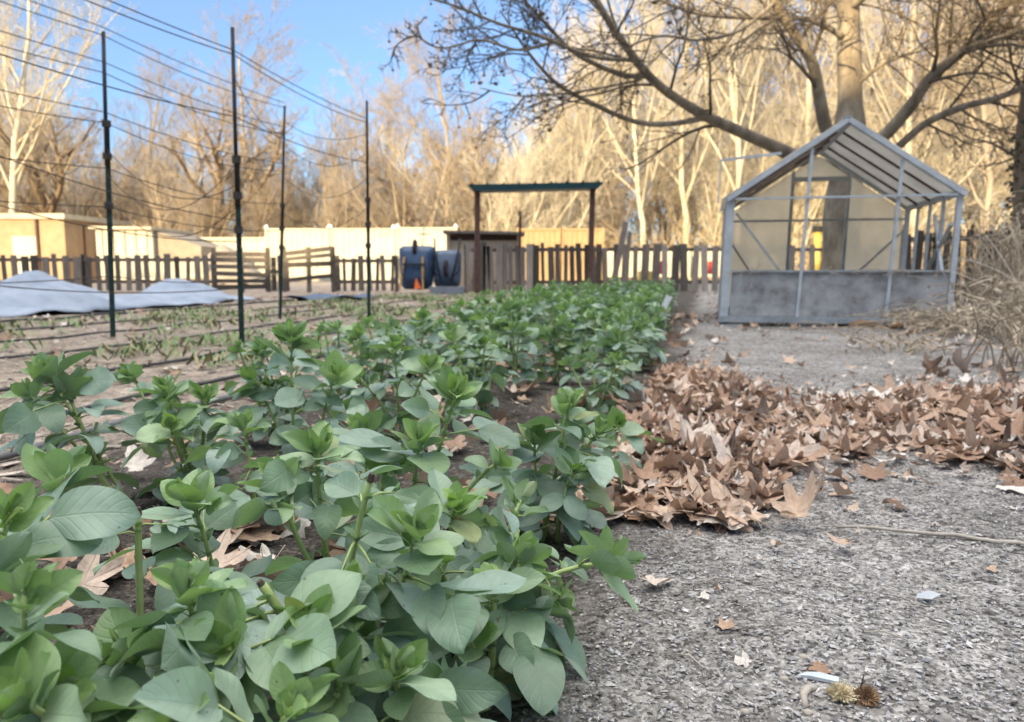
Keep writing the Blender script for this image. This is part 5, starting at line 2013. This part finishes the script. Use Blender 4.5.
for i, (px, py, n_, hm, sp, lf, fl, lab) in enumerate([
    (1000, 322, 60, 1.15, .55, .7, 1.2, 'tall tan dry weed thicket at the greenhouse corner'),
    (1030, 328, 60, 1.25, .6, .7, 1.2, 'tallest dry weed thicket running out of view'),
    (975, 318, 36, .75, .5, .7, 1.2, 'dry weed leaning over the film wall corner'),
    (1015, 342, 50, .55, .6, .8, 1.4, 'low tangled dry vines in front of the tall thicket'),
    (960, 334, 46, .28, .6, .9, 1.5, 'flattened dry vine heap at the path edge'),
    (925, 330, 34, .2, .5, .9, 1.5, 'small heap of dry stems under the pale leafy weed'),
    (1045, 372, 40, .5, .6, .8, 1.5, 'dry stems bowed over the far side of the leaf drift'),
    (900, 352, 18, .16, .5, .5, 1.6, 'few dry stems flat on the grit before the greenhouse'),
    (880, 326, 14, .24, .25, .4, 1.2, 'little dry tuft against the film wall'),
    (1000, 300, 50, 1.5, .5, .6, 1.1, 'dry weed thicket behind the greenhouse corner')]):
    p = gp(px, py)
    dry_brush(lab, p[0], p[1], int(n_ * 1.7), hm * (1.25 if hm > .5 else 1.1), sp, 600 + i, lf, fl)
# long bowed canes
for i, (a, b, lab) in enumerate([(((958, 258), 7.0), ((1040, 300), 6.4), 'long bare cane bowed out of the brush towards the path'), (((945, 270), 6.9), ((1045, 335), 6.2), 'long bare cane hanging low before the film wall'),
                                 (((985, 235), 7.2), ((1035, 330), 6.6), 'long bare cane arching through the tall brush')]):
    p0, p1 = at(*a[0], a[1]), at(*b[0], b[1])
    p1[2] = max(p1[2], .1)
    base = p1 + np.array([.25, 0, -p1[2]])
    P = np.concatenate([[base - base], [p1 - base], bez(p1, (p0 + p1) / 2 + [0, 0, .12], p0, 8)[1:] - base])
    o = MB().tube(smooth(P, np.linspace(.007, .004, len(P)), 20)[0], np.linspace(.007, .004, 20), 5).build('bare_cane', M['stick'], None, True, base)
    tag(o, lab, 'cane', 'bare canes in the brush')
# pale leafy weed by the film wall
p = gp(937, 322)
t = thing('pale_weed', 'grey green leafy weed standing before the film wall', 'plant', (p[0], p[1] - .05, 0))
sm, fm = MB(), MB()
rg = np.random.default_rng(3)
sm.tube([(0, 0, 0), (.01, 0, .15), (0, 0, .28)], [.010, .008, .005], 6)
for k in range(17):
    a = rg.uniform(0, 2 * PI)
    z = .10 + .2 * k / 17
    leaflet(fm, np.array([0, 0, z]), np.array([math.cos(a), math.sin(a), .55]), np.array([0, 0, 1.0]), .17 * (1 - .4 * k / 17), .055, .2, .9, 0, .1, rg, 'lo')
sm.build('stem', M['stem'], t, True)
fm.build('foliage', M['leaf'], t, True)
# curl of bark
p = gp(855, 318)
th = np.linspace(0, 4.3, 14)
o = MB().tube(np.stack([.06 * np.cos(th), 0 * th, .085 + .075 * np.sin(th)], 1), .011, 5).build('bark_curl', M['stick'], None, True, (p[0], p[1] - .12, 0))
tag(o, 'pale curled bark strip leaning on the film wall', 'bark')
# rotten wood along the skid
for i, (px, py, L) in enumerate([(865, 328, .30), (900, 330, .22), (842, 327, .16)]):
    p = gp(px, py)
    o = MB().tube([(-L / 2, 0, .03), (-.02, .01, .045), (L / 2, .02, .03)], [.025, .035, .02], 7).build('rotten_wood', M['fluff'], None, True, p)
    tag(o, ['longest crumbling brown wood piece along the greenhouse skid', 'crumbling brown wood piece nearest the pale leafy weed', 'shortest crumbling brown wood piece along the skid'][i], 'wood')
